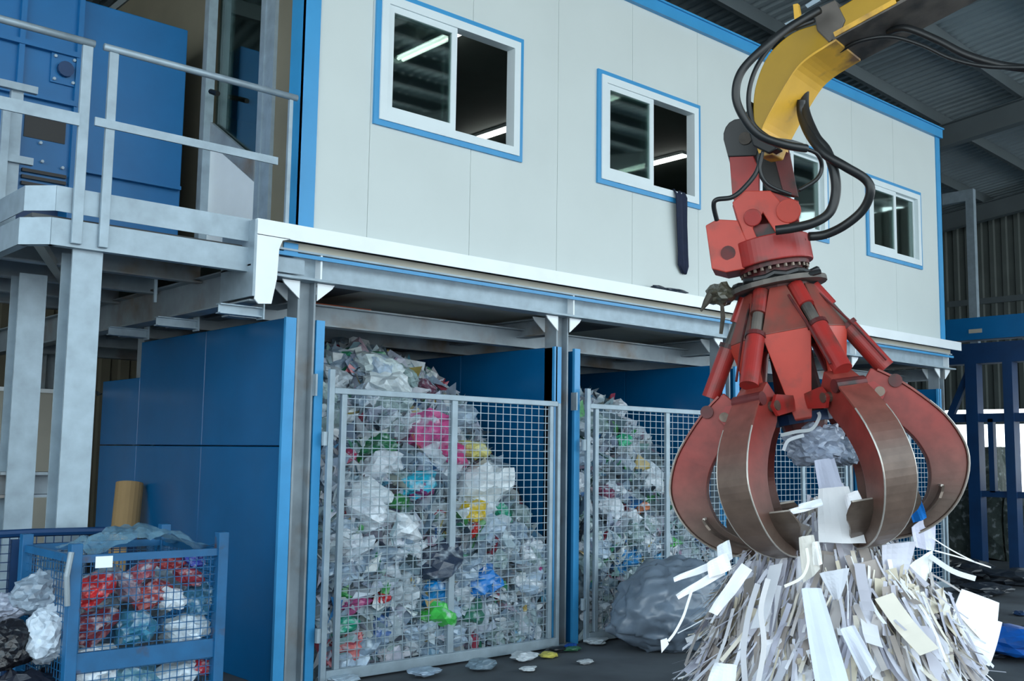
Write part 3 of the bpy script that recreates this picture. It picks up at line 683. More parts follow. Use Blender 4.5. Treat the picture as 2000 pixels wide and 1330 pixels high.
# clear sheet thrown over the cage
m = MB(); nx, ny = 26, 14
for j in range(ny+1):
    for i in range(nx+1):
        u = i/nx; v = j/ny; x = 2.14+u*.70; yy = -1.02+v*.62
        z = 1.09+.12*math.sin(math.pi*min(1, u*1.05))*math.sin(math.pi*(.25+v*.65))+.05*noise.noise(V((u*6, v*5, 2)))+.03*abs(noise.noise(V((u*14, v*9, 5))))
        m.v.append(V((x+.02*noise.noise(V((v*5, 0, u))), yy, z)))
m.f = [(j*(nx+1)+i, j*(nx+1)+i+1, (j+1)*(nx+1)+i+1, (j+1)*(nx+1)+i) for j in range(ny) for i in range(nx)]
m.build('clear_sheet', 'clear_film', None, tag_=('thin clear plastic sheet lying over the top of the blue cage', 'plastic sheet'))
# blue mesh barrier behind
bf = empty('mesh_barrier', (1.85, -.14, 0), 'dark blue mesh barrier at the left edge before the walkway columns', 'barrier')
MB().tube([(.9, -.14, 1.14), (2.1, -.14, 1.155), (2.6, -.14, 1.15), (2.72, -.14, 1.12)], .024, 8).build('top_rail', 'blue_dark', bf)
MB().box(.9, 2.72, -.16, -.12, .1, .14).build('bottom_rail', 'blue_dark', bf)
for x in (.92, 2.0, 2.70): MB().box(x-.02, x+.02, -.16, -.12, 0, 1.12).build('post', 'blue_dark', bf)
m = MB(); wires(m, (.92, -.14, 0), (2.7, -.14, 0), .14, 1.13, .05, .05, .005); stuff(m.build('wire_mesh', 'blue_dark', bf))
BIG2 = crumple(41, 4, .25, .9); BIG3 = crumple(43, 4, .25, 1.0)
def big(px, py, dep, sc, c, lab, me, cat='bag', nm='plastic_bag'): return bag(at(px, py, dep), 1, srgb(*c), lab, cat, None, nm, me, sc)
big(86, 1160, 5.75, (.17, .17, .14), (132, 146, 160), 'grey translucent sack on top of the white one, left of the cage', BIG2)
big(92, 1240, 5.6, (.135, .14, .145), (186, 198, 210), 'white plastic sack standing left of the blue cage', BIG3)
big(10, 1185, 5.7, (.13, .14, .08), (150, 156, 172), 'small grey film bundle at the left picture edge', BIG2)
big(12, 1262, 5.5, (.13, .15, .12), (20, 20, 26), 'black plastic sack at the lower left picture edge', BIG3, nm='black_sack')
o = big(40, 1370, 5.5, (.34, .22, .24), (26, 30, 44), 'large black sack on the floor under the white sack', BIG2, nm='black_sack'); o.location.z = .27
o = big(95, 1340, 5.65, (.2, .2, .22), (30, 34, 46), 'black sack on the floor right under the white sack', BIG3, nm='black_sack'); o.location.z = .24

# ================================================================== GRAB
GO = at(1583, 890, 6.4)
FH = V(((GO-CP).x, (GO-CP).y, 0)).normalized(); RH = V((FH.y, -FH.x, 0))
TL = R(9.8)
AU = (V((0, 0, 1))*math.cos(TL)-RH*math.sin(TL)); AR = (RH*math.cos(TL)+V((0, 0, 1))*math.sin(TL)); AF = -FH
def G(x, y_, z): return GO+AR*x+AF*y_+AU*z           # x right, y towards the viewer, z along the axis
def GP(th, r, z, t_=0):
    c, s = math.cos(th), math.sin(th); return G(r*c-t_*s, r*s+t_*c, z)
gr = empty('orange_peel_grab', GO-V((0, 0, .55)), 'large red hydraulic grab with curved steel claws over white paper', 'grab')
def gtube(m, pts, r, n=20): return m.tube(pts, r, n)
# hub
m = MB(); N = 6
prof = [(.10, 1.14), (.20, 1.06), (.19, .98), (.13, .80), (.13, .55), (.14, .42), (.15, .26), (.14, .20), (.12, .12)]
vs = []
for r, z in prof:
    for k in range(12): vs.append(GP(R(30)*k, r, z))
fs = [(i*12+k, i*12+(k+1) % 12, (i+1)*12+(k+1) % 12, (i+1)*12+k) for i in range(len(prof)-1) for k in range(12)]+[tuple(range(12)), tuple((len(prof)-1)*12+k for k in range(12))]
m.add(vs, fs); m.build('hub_body', 'red_dark', gr)
MB().tube([G(0, 0, .34), G(0, 0, .30)], .27, 6).build('hinge_disc', 'red_dark', gr)
MB().tube([G(0, 0, .26), G(0, 0, .20)], .17, 12).build('hub_plate', 'blue_dark', gr)
MB().tube([G(0, 0, 1.045), G(0, 0, 1.075)], .30, 24).build('hub_flange', 'grime', gr)
MB().tube([G(0, 0, 1.07), G(0, 0, 1.19)], .17, 20).build('swivel_neck', 'red_dark', gr)
MB().tube([G(0, 0, 1.19), G(0, 0, 1.35)], .245, 56).build('slew_ring', 'red_paint', gr, .008)
MB().tube([G(0, 0, 1.165), G(0, 0, 1.19)], .215, 32).build('ring_gear', 'red_dark', gr)
m = MB()
for k in range(26):
    a = 2*math.pi*k/26; m.tube([GP(a, .2, 1.145), GP(a, .2, 1.166)], .011, 6)
stuff(m.build('bolt_ring', 'steel_worn', gr))
# guards between the claws
for k in range(6):
    th = R(90+60*k)
    sec = [(.215, 1.03, .050), (.33, .74, .145), (.265, .22, .05)]
    m = MB(); vs = []
    for r, z, w in sec:
        vs += [GP(th, r, z, -w), GP(th, r, z, w), GP(th, r-.03, z-.01, w*.9), GP(th, r-.03, z-.01, -w*.9)]
    gp_ = []
    for i, m_ in ((0, 'red_dusty'), (1, 'red_bright')):
        fs = [(j, (j+1) % 4, 4+(j+1) % 4, 4+j) for j in range(4)]+[(0, 1, 2, 3), (4, 5, 6, 7)]
        gp_.append(MB().add(vs[i*4:i*4+8], fs).build('guard' if i == 0 else 'guard_lower_plate', m_, gr if i == 0 else gp_[0], .005))
# claws
outer = [(.44, .46), (.56, .37), (.68, .25), (.79, .11), (.85, -.03), (.862, -.14), (.83, -.26), (.755, -.38), (.64, -.475), (.50, -.53), (.36, -.545)]
inner = [(.36, .36), (.42, .22), (.52, .12), (.595, .02), (.635, -.07), (.65, -.15), (.64, -.24), (.605, -.33), (.53, -.405), (.44, -.46), (.355, -.53)]
wid = [.085, .09, .095, .10, .10, .10, .098, .09, .075, .055, .03]
def dens(P, n=3):
    out = []; Q = [P[0]]+P+[P[-1]]
    for i in range(1, len(Q)-2):
        for k in range(n):
            t_ = k/n; a, b_, c, d = (V(q) if isinstance(q, tuple) else q for q in Q[i-1:i+3])
            out.append(.5*((2*b_)+(c-a)*t_+(2*a-5*b_+4*c-d)*t_*t_+(3*b_-a-3*c+d)*t_**3))
    return out+[V(P[-1]) if isinstance(P[-1], tuple) else P[-1]]
outer = dens(outer); inner = dens(inner); wid = dens(wid)
def blend(a, b_, t_): return tuple(a[i]+(b_[i]-a[i])*t_ for i in range(4))
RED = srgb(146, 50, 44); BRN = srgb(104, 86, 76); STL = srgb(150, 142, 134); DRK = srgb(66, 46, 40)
for k in range(6):
    th = R(60*k)
    m = MB(); n = len(outer); vs = []
    for i in range(n):
        w = wid[i]*.82
        vs += [GP(th, outer[i][0], outer[i][1], -w), GP(th, outer[i][0], outer[i][1], w), GP(th, inner[i][0], inner[i][1], w), GP(th, inner[i][0], inner[i][1], -w)]
    fs = [(i*4+j, i*4+(j+1) % 4, (i+1)*4+(j+1) % 4, (i+1)*4+j) for i in range(n-1) for j in range(4)]+[(0, 1, 2, 3), ((n-1)*4, (n-1)*4+1, (n-1)*4+2, (n-1)*4+3)]
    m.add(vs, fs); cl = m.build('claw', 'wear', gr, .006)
    ca = cl.data.color_attributes.new('wear', 'FLOAT_COLOR', 'POINT')
    for i in range(n):
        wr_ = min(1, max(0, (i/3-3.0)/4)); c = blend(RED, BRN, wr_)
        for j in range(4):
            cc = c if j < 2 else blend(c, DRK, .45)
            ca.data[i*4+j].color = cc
    # outer wear strip, wider than the web, with bright scraped edges
    m = MB(); vs = []; ne = []
    for i in range(1, n):
        o0 = V((outer[i][0], outer[i][1])); dd = (V(outer[min(i+1, n-1)])-V(outer[i-1])).normalized(); nn = V((-dd.y, dd.x)); w = wid[i]
        q = o0+nn*.012
        if (q-V((.45, 0))).length < (o0-V((.45, 0))).length: q = o0-nn*.012
        vs += [GP(th, q.x, q.y, -w), GP(th, q.x, q.y, w), GP(th, o0.x, o0.y, w), GP(th, o0.x, o0.y, -w)]; ne.append((q, w))
    kk = n-1
    fs = [(i*4+j, i*4+(j+1) % 4, (i+1)*4+(j+1) % 4, (i+1)*4+j) for i in range(kk-1) for j in range(4)]+[(0, 1, 2, 3), ((kk-1)*4, (kk-1)*4+1, (kk-1)*4+2, (kk-1)*4+3)]
    m.add(vs, fs); ws = m.build('wear_strip', 'wear', cl)
    ca = ws.data.color_attributes.new('wear', 'FLOAT_COLOR', 'POINT')
    for i in range(kk):
        wr_ = min(1, max(0, (i/3-.6)/3.2)); c = blend(srgb(140, 62, 54), BRN, wr_)
        for j in range(4): ca.data[i*4+j].color = c
    for s in (-1, 1):
        m = MB(); m.tube([GP(th, q.x-.004, q.y, s*(w-.001)) for q, w in ne[6:]], .005, 6); m.build('scraped_edge', 'steel_edge', cl)
    # scoop blade inside the lower half, wider than the box section, with a bright welded top edge
    m = MB(); vs = []; ks = list(range(19, 31)); tops = None
    for kk_, i in enumerate(ks):
        u = kk_/(len(ks)-1); hw = .17*(1-u**2.2)+.035+.03*math.sin(min(1, u*2.5)*math.pi); mr = inner[i]*.72+outer[i]*.28
        dd = (outer[i]-inner[i]).normalized()*.014
        row = [GP(th, mr.x, mr.y, -hw), GP(th, mr.x, mr.y, hw), GP(th, mr.x+dd.x, mr.y+dd.y, hw), GP(th, mr.x+dd.x, mr.y+dd.y, -hw)]
        vs += row
        if kk_ == 0: tops = row
    kn = len(ks)
    m.add(vs, [(i*4+j, i*4+(j+1) % 4, (i+1)*4+(j+1) % 4, (i+1)*4+j) for i in range(kn-1) for j in range(4)]+[(0, 1, 2, 3), (4*kn-4, 4*kn-3, 4*kn-2, 4*kn-1)])
    m.build('blade', 'steel_worn', cl)
    MB().beam(tops[0], tops[1], .014, .012).build('weld_rib', 'steel_edge', cl)
    # hinge: lug plates, pin
    for s in (-1, 1):
        lug = MB(); pts = [GP(th, a, b_, s*.095) for a, b_ in ((.25, .36), (.44, .375), (.50, .31), (.46, .25), (.27, .27))]
        lug.prism(pts, (GP(th, 0, 0, s*.115)-GP(th, 0, 0, s*.095))); lug.build('hinge_lug', 'red_paint', gr)
    MB().tube([GP(th, .46, .31, -.122), GP(th, .46, .31, .122)], .030, 14).build('hinge_pin', 'steel_worn', gr)
    # cylinder
    a = GP(th, .20, 1.02); c = GP(th, .54, .43); d = (c-a)
    cy = MB().tube([a+d*.46, a+d*.97], .056, 28).build('cylinder', 'red_paint', gr, smooth=False)
    MB().tube([a+d*.22, a+d*.47], .034, 14).build('piston_rod', 'grime', cy)
    MB().tube([a+d*.0, a+d*.24], .050, 14).build('rod_end', 'red_paint', cy)
    MB().tube([a+d*.45, a+d*.49], .063, 16).build('gland', 'red_dark', cy)
    MB().tube([GP(th, .56, .36, -.095), GP(th, .56, .36, .095)], .040, 14).build('cylinder_pin', 'red_dark', cy)
    m = MB(); s_ = .075; m.tube([a+d*.1+(GP(th, 0, 0, s_)-GO), a+d*.5+(GP(th, .03, 0, s_)-GO), a+d*.9+(GP(th, .03, 0, s_)-GO)], .008, 6); m.build('pipe', 'red_dark', cy)
# swivel head above the ring
def GB(name, m_, x0, x1, y0, y1, z0, z1, bev=.01):
    m = MB(); vs = [G(x, y_, z) for z in (z0, z1) for x, y_ in ((x0, y0), (x1, y0), (x1, y1), (x0, y1))]
    m.add(vs, [(0,3,2,1),(4,5,6,7),(0,1,5,4),(1,2,6,5),(2,3,7,6),(3,0,4,7)]); return m.build(name, m_, gr, bev)
def gpx(px, py, y_=0.):
    """pixel to grab coordinates on the plane through the axis, shifted y_ towards the viewer"""
    p = on_plane(GO+AF*y_, AF, px, py); return p
def plate(name, m_, pxs, y0, y1, par=gr, bev=.006):
    return MB().prism([gpx(a, b_, y0) for a, b_ in pxs], AF*(y1-y0)).build(name, m_, par, bev)
vb = plate('valve_block', 'red_bright', [(1378, 440), (1400, 428), (1440, 430), (1458, 470), (1455, 525), (1418, 532), (1390, 525)], .16, -.08)
MB().tube([gpx(1422, 494, .155), gpx(1422, 494, .168)], .045, 16).build('port', 'red_dark', vb)
plate('mount_block', 'red_dark', [(1450, 440), (1560, 430), (1575, 470), (1440, 500)], .12, -.14)
plate('knuckle_plate', 'red_bright', [(1430, 395), (1455, 372), (1505, 372), (1530, 400), (1550, 460), (1520, 462), (1490, 415), (1470, 445), (1480, 468), (1455, 470)], .15, .10)
plate('knuckle_plate', 'red_paint', [(1430, 400), (1500, 372), (1560, 392), (1562, 455), (1450, 470)], -.02, -.14)
MB().tube([gpx(1540, 412, .17), gpx(1540, 412, -.16)], .075, 18).build('knuckle_pin', 'red_bright', gr, .006)
MB().tube([gpx(1470, 425, .17), gpx(1470, 425, -.1)], .055, 18).build('knuckle_pin', 'red_paint', gr, .006)
plate('link_arm', 'red_paint', [(1424, 300), (1470, 300), (1482, 330), (1482, 385), (1460, 400), (1436, 400), (1430, 380)], .02, -.16)
plate('link_arm_end', 'rubber', [(1413, 272), (1413, 260), (1417, 248), (1424, 239), (1434, 233), (1446, 231), (1458, 233), (1468, 240), (1476, 252), (1481, 268), (1483, 285), (1478, 304), (1422, 306)], .03, -.17)
plate('shield_plate', 'black', [(1488, 290), (1535, 285), (1552, 384), (1500, 372), (1483, 345)], -.02, -.06)
plate('shield_plate', 'red_dark', [(1508, 290), (1541, 290), (1560, 385), (1530, 378)], .0, -.02)
MB().tube([gpx(1455, 270, .05), gpx(1455, 270, -.2)], .04, 14).build('link_pin', 'grime', gr)
# cable ring / tie around the neck
pts = [GP(2*math.pi*k/24, .235+.02*math.sin(k*1.7), 1.10+.012*math.sin(k*2.3)) for k in range(25)]
MB().tube(pts, .022, 8, cap=False).build('hose_loop', 'rubber', gr)
MB().tube([gpx(1500, 542, .2), gpx(1560, 540, .22), gpx(1603, 530, .2)], [.025, .022, .015], 8).build('hose_loop', 'rubber', gr)
# dirty rag and dangling strips caught on the left
p = gpx(1410, 575, .05); bag(p, .1, srgb(78, 76, 64), 'dirty dark rag caught on the grab just under the red valve block', 'rag', None, 'caught_rag', None, (.11, .09, .09))
MB().tube([gpx(1392, 570, .1), gpx(1380, 590, .1), gpx(1369, 608, .1)], [.03, .022, .006], 7).build('rag_strip', 'debris', None, tag_=('pointed scrap sticking out left of the dirty rag', 'rag'))
MB().tube([gpx(1410, 590, .08), gpx(1412, 620, .08), gpx(1408, 652, .08)], [.012, .016, .012], 6).build('rag_strip', 'debris', None, tag_=('thin dark strip dangling under the dirty rag', 'rag'))

# ================================================================== ARM
ar = empty('crane_arm', at(1600, 100, 6.1), 'yellow hydraulic arm reaching in from the upper right and holding the grab', 'crane arm')
FH0 = V((F.x, F.y, 0)).normalized(); RH0 = V((FH0.y, -FH0.x, 0))
EV = (RH0*math.cos(R(51))+FH0*math.sin(R(51)))
P0 = at(1520, 240, 6.25)
def ap(px, py): return on_plane(P0, EV, px, py)
def apoly(name, pts, w, m_, off=0., bev=.008, par=ar): return MB().prism([ap(*p)+EV*off for p in pts], EV*w).build(name, m_, par, bev)
goose = [(1600, 46), (1560, 58), (1528, 78), (1500, 108), (1482, 145), (1472, 185), (1471, 225), (1476, 250), (1488, 262), (1492, 244), (1512, 205), (1535, 165), (1558, 130), (1582, 108), (1606, 92), (1630, 76)]
apoly('gooseneck', [tuple(q) for q in dens(goose[:9])]+goose[9:], .355, 'yellow_side_shaded')
inn = [(1488, 266), (1492, 246), (1512, 207), (1535, 167), (1558, 132), (1582, 110), (1608, 93), (1634, 77)]
m = MB(); vs = []
for a, b_ in [tuple(q) for q in dens(inn)]:
    p = ap(a, b_); vs += [p-EV*.012, p+EV*.37, p+EV*.37-V((0, 0, .014)), p-EV*.012-V((0, 0, .014))]
k = len(vs)//4; m.add(vs, [(i*4+j, i*4+(j+1) % 4, (i+1)*4+(j+1) % 4, (i+1)*4+j) for i in range(k-1) for j in range(4)]+[(0, 1, 2, 3), (4*k-4, 4*k-3, 4*k-2, 4*k-1)])
m.build('gooseneck_underside', 'yellow_dirty', ar)
apoly('boom_collar', [(1590, 20), (1632, 0), (1652, 40), (1640, 68), (1620, 84), (1596, 60)], .36, 'grime', -.01)
apoly('boom', [(1626, 22), (1700, -22), (2000, -200), (2080, -180), (1746, 2), (1638, 64)], .36, 'yellow_side_shaded')
m = MB(); a, c = ap(1628, 74), ap(2080, -172); vs = []
for p in (a, c): vs += [p-EV*.015, p+EV*.40, p+EV*.40-V((0, 0, .02)), p-EV*.015-V((0, 0, .02))]
m.add(vs, [(0, 1, 2, 3), (7, 6, 5, 4), (0, 4, 5, 1), (1, 5, 6, 2), (2, 6, 7, 3), (3, 7, 4, 0)]); m.build('boom_underside', 'grime', ar)
m = MB(); m.beam(ap(1632, 70)-EV*.018, ap(1752, 4)-EV*.018, .01, .03); m.build('edge_strip', 'yellow_dirty', ar)
apoly('lever', [(1535, 48), (1575, 28), (1580, 36), (1542, 56)], .02, 'galv', -.02, 0)
apoly('bracket', [(1553, 12), (1562, 10), (1568, 42), (1556, 46)], .03, 'yellow_dirty', -.03, 0)
apoly('lever', [(1575, 12), (1600, -4), (1604, 4), (1580, 18)], .02, 'galv', -.02, 0)
apoly('arm_tip', [(1478, 262), (1500, 268), (1514, 276), (1505, 300), (1480, 305), (1474, 285)], .16, 'yellow_dirty', .02)
apoly('link_rod', [(1452, 228), (1466, 196), (1478, 250), (1520, 290), (1500, 300), (1470, 285)], .08, 'black', .0, .01)
def cr_(pts, n=8):
    out = []; P = [pts[0]]+pts+[pts[-1]]
    for i in range(1, len(P)-2):
        for k in range(n):
            t_ = k/n; a, b_, c, d = P[i-1], P[i], P[i+1], P[i+2]
            out.append(.5*((2*b_)+(c-a)*t_+(2*a-5*b_+4*c-d)*t_*t_+(3*b_-a-3*c+d)*t_**3))
    return out+[pts[-1]]
def hose(pxs, r, m_='rubber'):
    return MB().tube(cr_([at(a, b_, d) for a, b_, d in pxs]), r, 10).build('hydraulic_hose', m_, ar, smooth=True)
hose([(1600, 20, 6.05), (1540, 55, 6.0), (1490, 95, 5.95), (1448, 140, 5.95), (1437, 185, 5.95), (1450, 225, 5.95), (1480, 262, 5.95), (1530, 282, 5.95), (1575, 290, 6.0)], .024)
hose([(1590, 40, 6.05), (1530, 66, 6.02), (1492, 108, 6.02), (1470, 150, 6.02), (1462, 195, 6.02), (1470, 240, 6.0), (1500, 268, 5.98), (1525, 276, 5.96)], .014)
hose([(1565, 195, 6.4), (1566, 225, 6.4), (1580, 262, 6.3), (1610, 300, 6.2), (1650, 325, 6.15), (1690, 350, 6.15), (1700, 375, 6.15), (1685, 410, 6.2), (1650, 440, 6.25), (1612, 458, 6.3), (1580, 462, 6.3)], .027)
hose([(1572, 170, 6.45), (1572, 215, 6.4), (1592, 265, 6.3), (1615, 295, 6.25), (1630, 340, 6.2), (1632, 380, 6.2), (1620, 415, 6.2), (1590, 435, 6.2), (1550, 445, 6.22), (1515, 450, 6.25)], .029)
hose([(1515, 278, 6.0), (1545, 282, 6.02), (1565, 288, 6.05)], .026, 'rubber_grey')
hose([(1565, 288, 6.05), (1595, 300, 6.1), (1605, 325, 6.15), (1595, 350, 6.15), (1560, 372, 6.15)], .012)
hose([(1488, 300, 6.05), (1478, 335, 6.05), (1455, 365, 6.05), (1430, 385, 6.05), (1400, 390, 6.08), (1394, 402, 6.1), (1400, 430, 6.15)], .014)
hose([(1490, 295, 6.04), (1484, 330, 6.04), (1500, 360, 6.04), (1545, 380, 6.05)], .010)
hose([(1640, 100, 6.2), (1680, 80, 6.1), (1740, 72, 6.0), (1800, 88, 5.9), (1860, 115, 5.8), (1930, 130, 5.7), (2030, 132, 5.6)], .012)
hose([(1735, 62, 6.1), (1770, 55, 6.0), (1830, 78, 5.9), (1890, 108, 5.8), (1960, 128, 5.7), (2030, 136, 5.6)], .022)

# ================================================================== PAPER
PC = GO+V((0, 0, 0)); base = V((GO.x, GO.y, 0))
WN = ['bright white', 'white', 'pale grey', 'grey lilac', 'cream', 'warm grey', 'pure white', 'brownish', 'lilac', 'beige', 'dark grey']
WHITES = [srgb(236, 236, 242), srgb(226, 226, 236), srgb(208, 208, 220), srgb(196, 194, 204), srgb(226, 218, 204), srgb(188, 182, 180), srgb(244, 244, 248), srgb(166, 156, 150), srgb(190, 190, 204), srgb(210, 200, 180), srgb(158, 152, 150)]
def cone_r(z): return interp([(0, .88), (.3, .80), (.6, .74), (.85, .64), (1.0, .50), (1.12, .30), (1.3, .14), (1.5, .09)], z)
_pa = at(1622, 1100, 6.35)
PAX = lambda z: V((_pa.x, _pa.y, 0))+V((0, 0, z))
def strip_pts(th, z, L_, w, r0, drape, curl, seed, nseg=6):
    rad = RH*math.cos(th)+AF*math.sin(th); tan = V((0, 0, 1)).cross(rad).normalized()
    p = PAX(z)+rad*r0; vs = []; a = drape; d = (rad*math.sin(a)-V((0, 0, 1))*math.cos(a)+tan*random.uniform(-.35, .35)).normalized()
    sd = d.cross(rad).normalized(); tw = random.uniform(-.5, .5); sd = (Quaternion(d, tw) @ sd)
    for i in range(nseg+1):
        vs += [p-sd*w/2, p+sd*w/2]
        q = Quaternion(sd, curl/nseg+random.uniform(-.08, .08)); d = q @ d; p = p+d*L_/nseg
        if p.z < .015: p.z = .015
    return vs, [(i*2, i*2+1, i*2+3, i*2+2) for i in range(nseg)]
vs_all = []; fs_all = []; cols = []
for k in range(9000):
    z = random.triangular(.0, 1.35, .25); th = random.uniform(0, 2*math.pi); r0 = cone_r(z)*random.uniform(.72, 1.0)
    big_ = random.random() < .14
    L_ = random.uniform(.10, .38); w = random.uniform(.04, .10) if big_ else random.uniform(.006, .024)
    v_, f_ = strip_pts(th, z+L_*.4, L_, w, r0*.95, random.gauss(.28, .28), random.uniform(-.5, .6), k, 4)
    n0 = len(vs_all); vs_all += v_; fs_all += [tuple(i+n0 for i in f) for f in f_]; cols += [random.choice(WHITES)]*len(f_)
# core under the strips
m = MB(); zz = [0, .15, .3, .5, .7, .9, 1.1, 1.25, 1.38]
for z in zz:
    for k in range(28):
        a = 2*math.pi*k/28; r_ = cone_r(z)*.84*(1+.18*noise.noise(V((math.cos(a)*2, math.sin(a)*2, z*4)))); m.v.append(PAX(z)+RH*math.cos(a)*r_+AF*math.sin(a)*r_)
m.f = [(i*28+k, i*28+(k+1) % 28, (i+1)*28+(k+1) % 28, (i+1)*28+k) for i in range(len(zz)-1) for k in range(28)]+[tuple(range(28)), tuple((len(zz)-1)*28+k for k in range(28))]
mat('paper_core', srgb(168, 164, 168), .85, 0, .25, 9, .5)
pp = m.build('paper_pile', 'paper_core', None, tag_=('cascading pile of white shredded paper and cuttings under the grab', 'paper')); stuff(pp)
mm = MB(); mm.v = vs_all; mm.f = fs_all; o = mm.build('paper_cutting', 'paper_tint', pp, fix=False); stuff(o)
ca = o.data.color_attributes.new('tint', 'FLOAT_COLOR', 'CORNER')
for p_, c in zip(o.data.polygons, cols):
    for li in p_.loop_indices: ca.data[li].color = c
def paper_obj(vs, fs, col, lab, grp=None, name='paper_strip', cat='paper', thick=.0015):
    m = MB(); m.v = [V(v) for v in vs]; m.f = fs; o = m.build(name, 'paper', None, fix=False, tag_=(lab, cat, grp)); o.color = col
    if thick: o.modifiers.new('s', 'SOLIDIFY').thickness = thick
    return o
for k in range(230):
    z = random.triangular(.12, 1.4, .5); th = random.uniform(R(5), R(175)); r0 = cone_r(z)*1.0
    wide = random.random() < .25; L_ = random.uniform(.18, .45); w = random.uniform(.06, .14) if wide else random.uniform(.012, .04)
    v_, f_ = strip_pts(th, z+L_*.35, L_, w, r0*.98, random.gauss(.26, .25), random.uniform(-.4, .5), k, 6)
    ya = 'left' if math.cos(th) < -.35 else ('right' if math.cos(th) > .35 else 'front'); up = 'upper' if z > .75 else 'lower'
    kind = 'paper sheet' if wide else 'paper strip'
    ci = random.randrange(len(WHITES)); lw = 'long' if L_ > .32 else 'short'
    paper_obj(v_, f_, WHITES[ci], '%s %s %s on the %s %s of the paper pile' % (lw, WN[ci], kind, up, ya), '%s %s %ss on the %s %s of the pile' % (lw, WN[ci], kind, up, ya), kind.replace(' ', '_'))
# pieces one can single out, from the photograph: corner pixels with depths
def quad(pxs, dep, col, lab, name='paper_sheet', n=6, bend=.02):
    P = [at(a, b_, dep if not isinstance(dep, (list, tuple)) else dep[i]) for i, (a, b_) in enumerate(pxs)]; vs = []
    for j in range(n+1):
        for i in range(n+1):
            u, v = i/n, j/n; p = P[0]*(1-u)*(1-v)+P[1]*u*(1-v)+P[2]*u*v+P[3]*(1-u)*v
            vs.append(p+F*(bend*math.sin(u*3+v*2.5)+.006*math.sin(u*9)))
    return paper_obj(vs, [(j*(n+1)+i, j*(n+1)+i+1, (j+1)*(n+1)+i+1, (j+1)*(n+1)+i) for j in range(n) for i in range(n)], srgb(*col), lab, None, name, 'paper', .003)
wt = (250, 250, 254)
quad([(1878, 1150), (1952, 1178), (1936, 1270), (1852, 1232)], [6.1, 6.2, 6.1, 6.0], wt, 'topmost of the big white sheets sticking out at the right of the pile')
quad([(1868, 1192), (1958, 1216), (1930, 1300), (1840, 1262)], [6.05, 6.15, 6.05, 5.95], wt, 'middle of the big white sheets sticking out at the right of the pile')
quad([(1852, 1230), (1942, 1272), (1912, 1310), (1838, 1268)], [6.0, 6.05, 6.0, 5.95], (244, 244, 250), 'lowest of the big white sheets sticking out at the right of the pile')
quad([(1775, 1105), (1822, 1075), (1815, 1120), (1782, 1165)], [6.0, 6.1, 6.1, 6.0], (248, 250, 246), 'curved cream white sheet at the right shoulder of the pile')
quad([(1770, 1160), (1800, 1130), (1860, 1200), (1850, 1262)], [5.95, 6.0, 6.05, 6.0], (240, 242, 240), 'broad cream white sheet below the right shoulder of the pile')
quad([(1780, 1030), (1828, 1000), (1822, 1075), (1790, 1070)], [6.1, 6.15, 6.15, 6.1], (222, 222, 240), 'lavender white sheet hanging from the right claw tip')
quad([(1776, 985), (1800, 978), (1808, 1010), (1785, 1022)], [5.95, 5.95, 5.95, 5.95], (20, 110, 190), 'small bright blue paper piece at the right claw tip', 'blue_paper')
quad([(1722, 1065), (1790, 1058), (1768, 1120), (1728, 1125)], [5.9, 5.95, 5.95, 5.9], (214, 214, 226), 'pale lavender sheet in a fold under the right front claw')
quad([(1530, 1000), (1600, 978), (1602, 988), (1533, 1010)], 5.75, wt, 'narrow white stick of paper poking out between the front claws')
quad([(1560, 985), (1604, 975), (1606, 986), (1562, 996)], 5.73, (235, 240, 246), 'short white slip lying on the white stick of paper')
quad([(1648, 968), (1676, 958), (1688, 990), (1660, 1005)], 5.8, wt, 'small bright white sheet on the column of paper between the claws')
quad([(1598, 955), (1658, 950), (1690, 1060), (1600, 1060)], [5.9, 5.9, 5.85, 5.85], (226, 226, 228), 'broad grey white sheet hanging between the front claws')
quad([(1590, 900), (1630, 895), (1650, 975), (1606, 980)], [6.2, 6.2, 6.0, 6.0], (196, 200, 218), 'narrow bluish sheet twisting down inside the claws')
quad([(1560, 1050), (1590, 1045), (1600, 1110), (1570, 1140)], 5.75, (220, 216, 208), 'folded beige white slip below the front claws')
quad([(1586, 1060), (1600, 1058), (1605, 1100), (1590, 1105)], 5.72, (246, 244, 240), 'small bright slip beside the folded beige one')
quad([(1315, 1128), (1400, 1095), (1403, 1105), (1318, 1138)], 5.85, wt, 'upper long white strip sticking out at the left of the pile')
quad([(1320, 1162), (1410, 1108), (1416, 1120), (1326, 1172)], 5.8, wt, 'second long white strip sticking out at the left of the pile')
quad([(1384, 1195), (1450, 1100), (1468, 1112), (1402, 1204)], 5.7, (246, 246, 250), 'broad white strip slanting down at the left of the pile')
quad([(1400, 1068), (1425, 1055), (1430, 1090), (1405, 1105)], 5.8, (224, 228, 232), 'small grey white sheet under the left claw tip')
quad([(1380, 1100), (1420, 1080), (1428, 1110), (1386, 1130)], 5.75, (250, 250, 252), 'white square sheet left under the left claw')
quad([(1395, 1295), (1440, 1300), (1432, 1345), (1382, 1335)], 5.5, (235, 238, 246), 'pale sheet at the lower left foot of the pile')
quad([(1565, 1150), (1605, 1150), (1660, 1345), (1595, 1345)], [5.6, 5.6, 5.3, 5.3], (214, 220, 240), 'long pale blue white ribbon down the front of the pile')
quad([(1640, 1230), (1670, 1222), (1710, 1300), (1690, 1330)], 5.45, (226, 230, 242), 'broad bluish white sheet low on the front of the pile')
quad([(1600, 1120), (1660, 1110), (1640, 1165), (1630, 1172)], 5.6, (208, 210, 218), 'triangular grey sheet in the middle of the pile')
quad([(1812, 1255), (1840, 1255), (1838, 1268), (1810, 1268)], 5.8, wt, 'narrow bright slip left of the big white sheets')
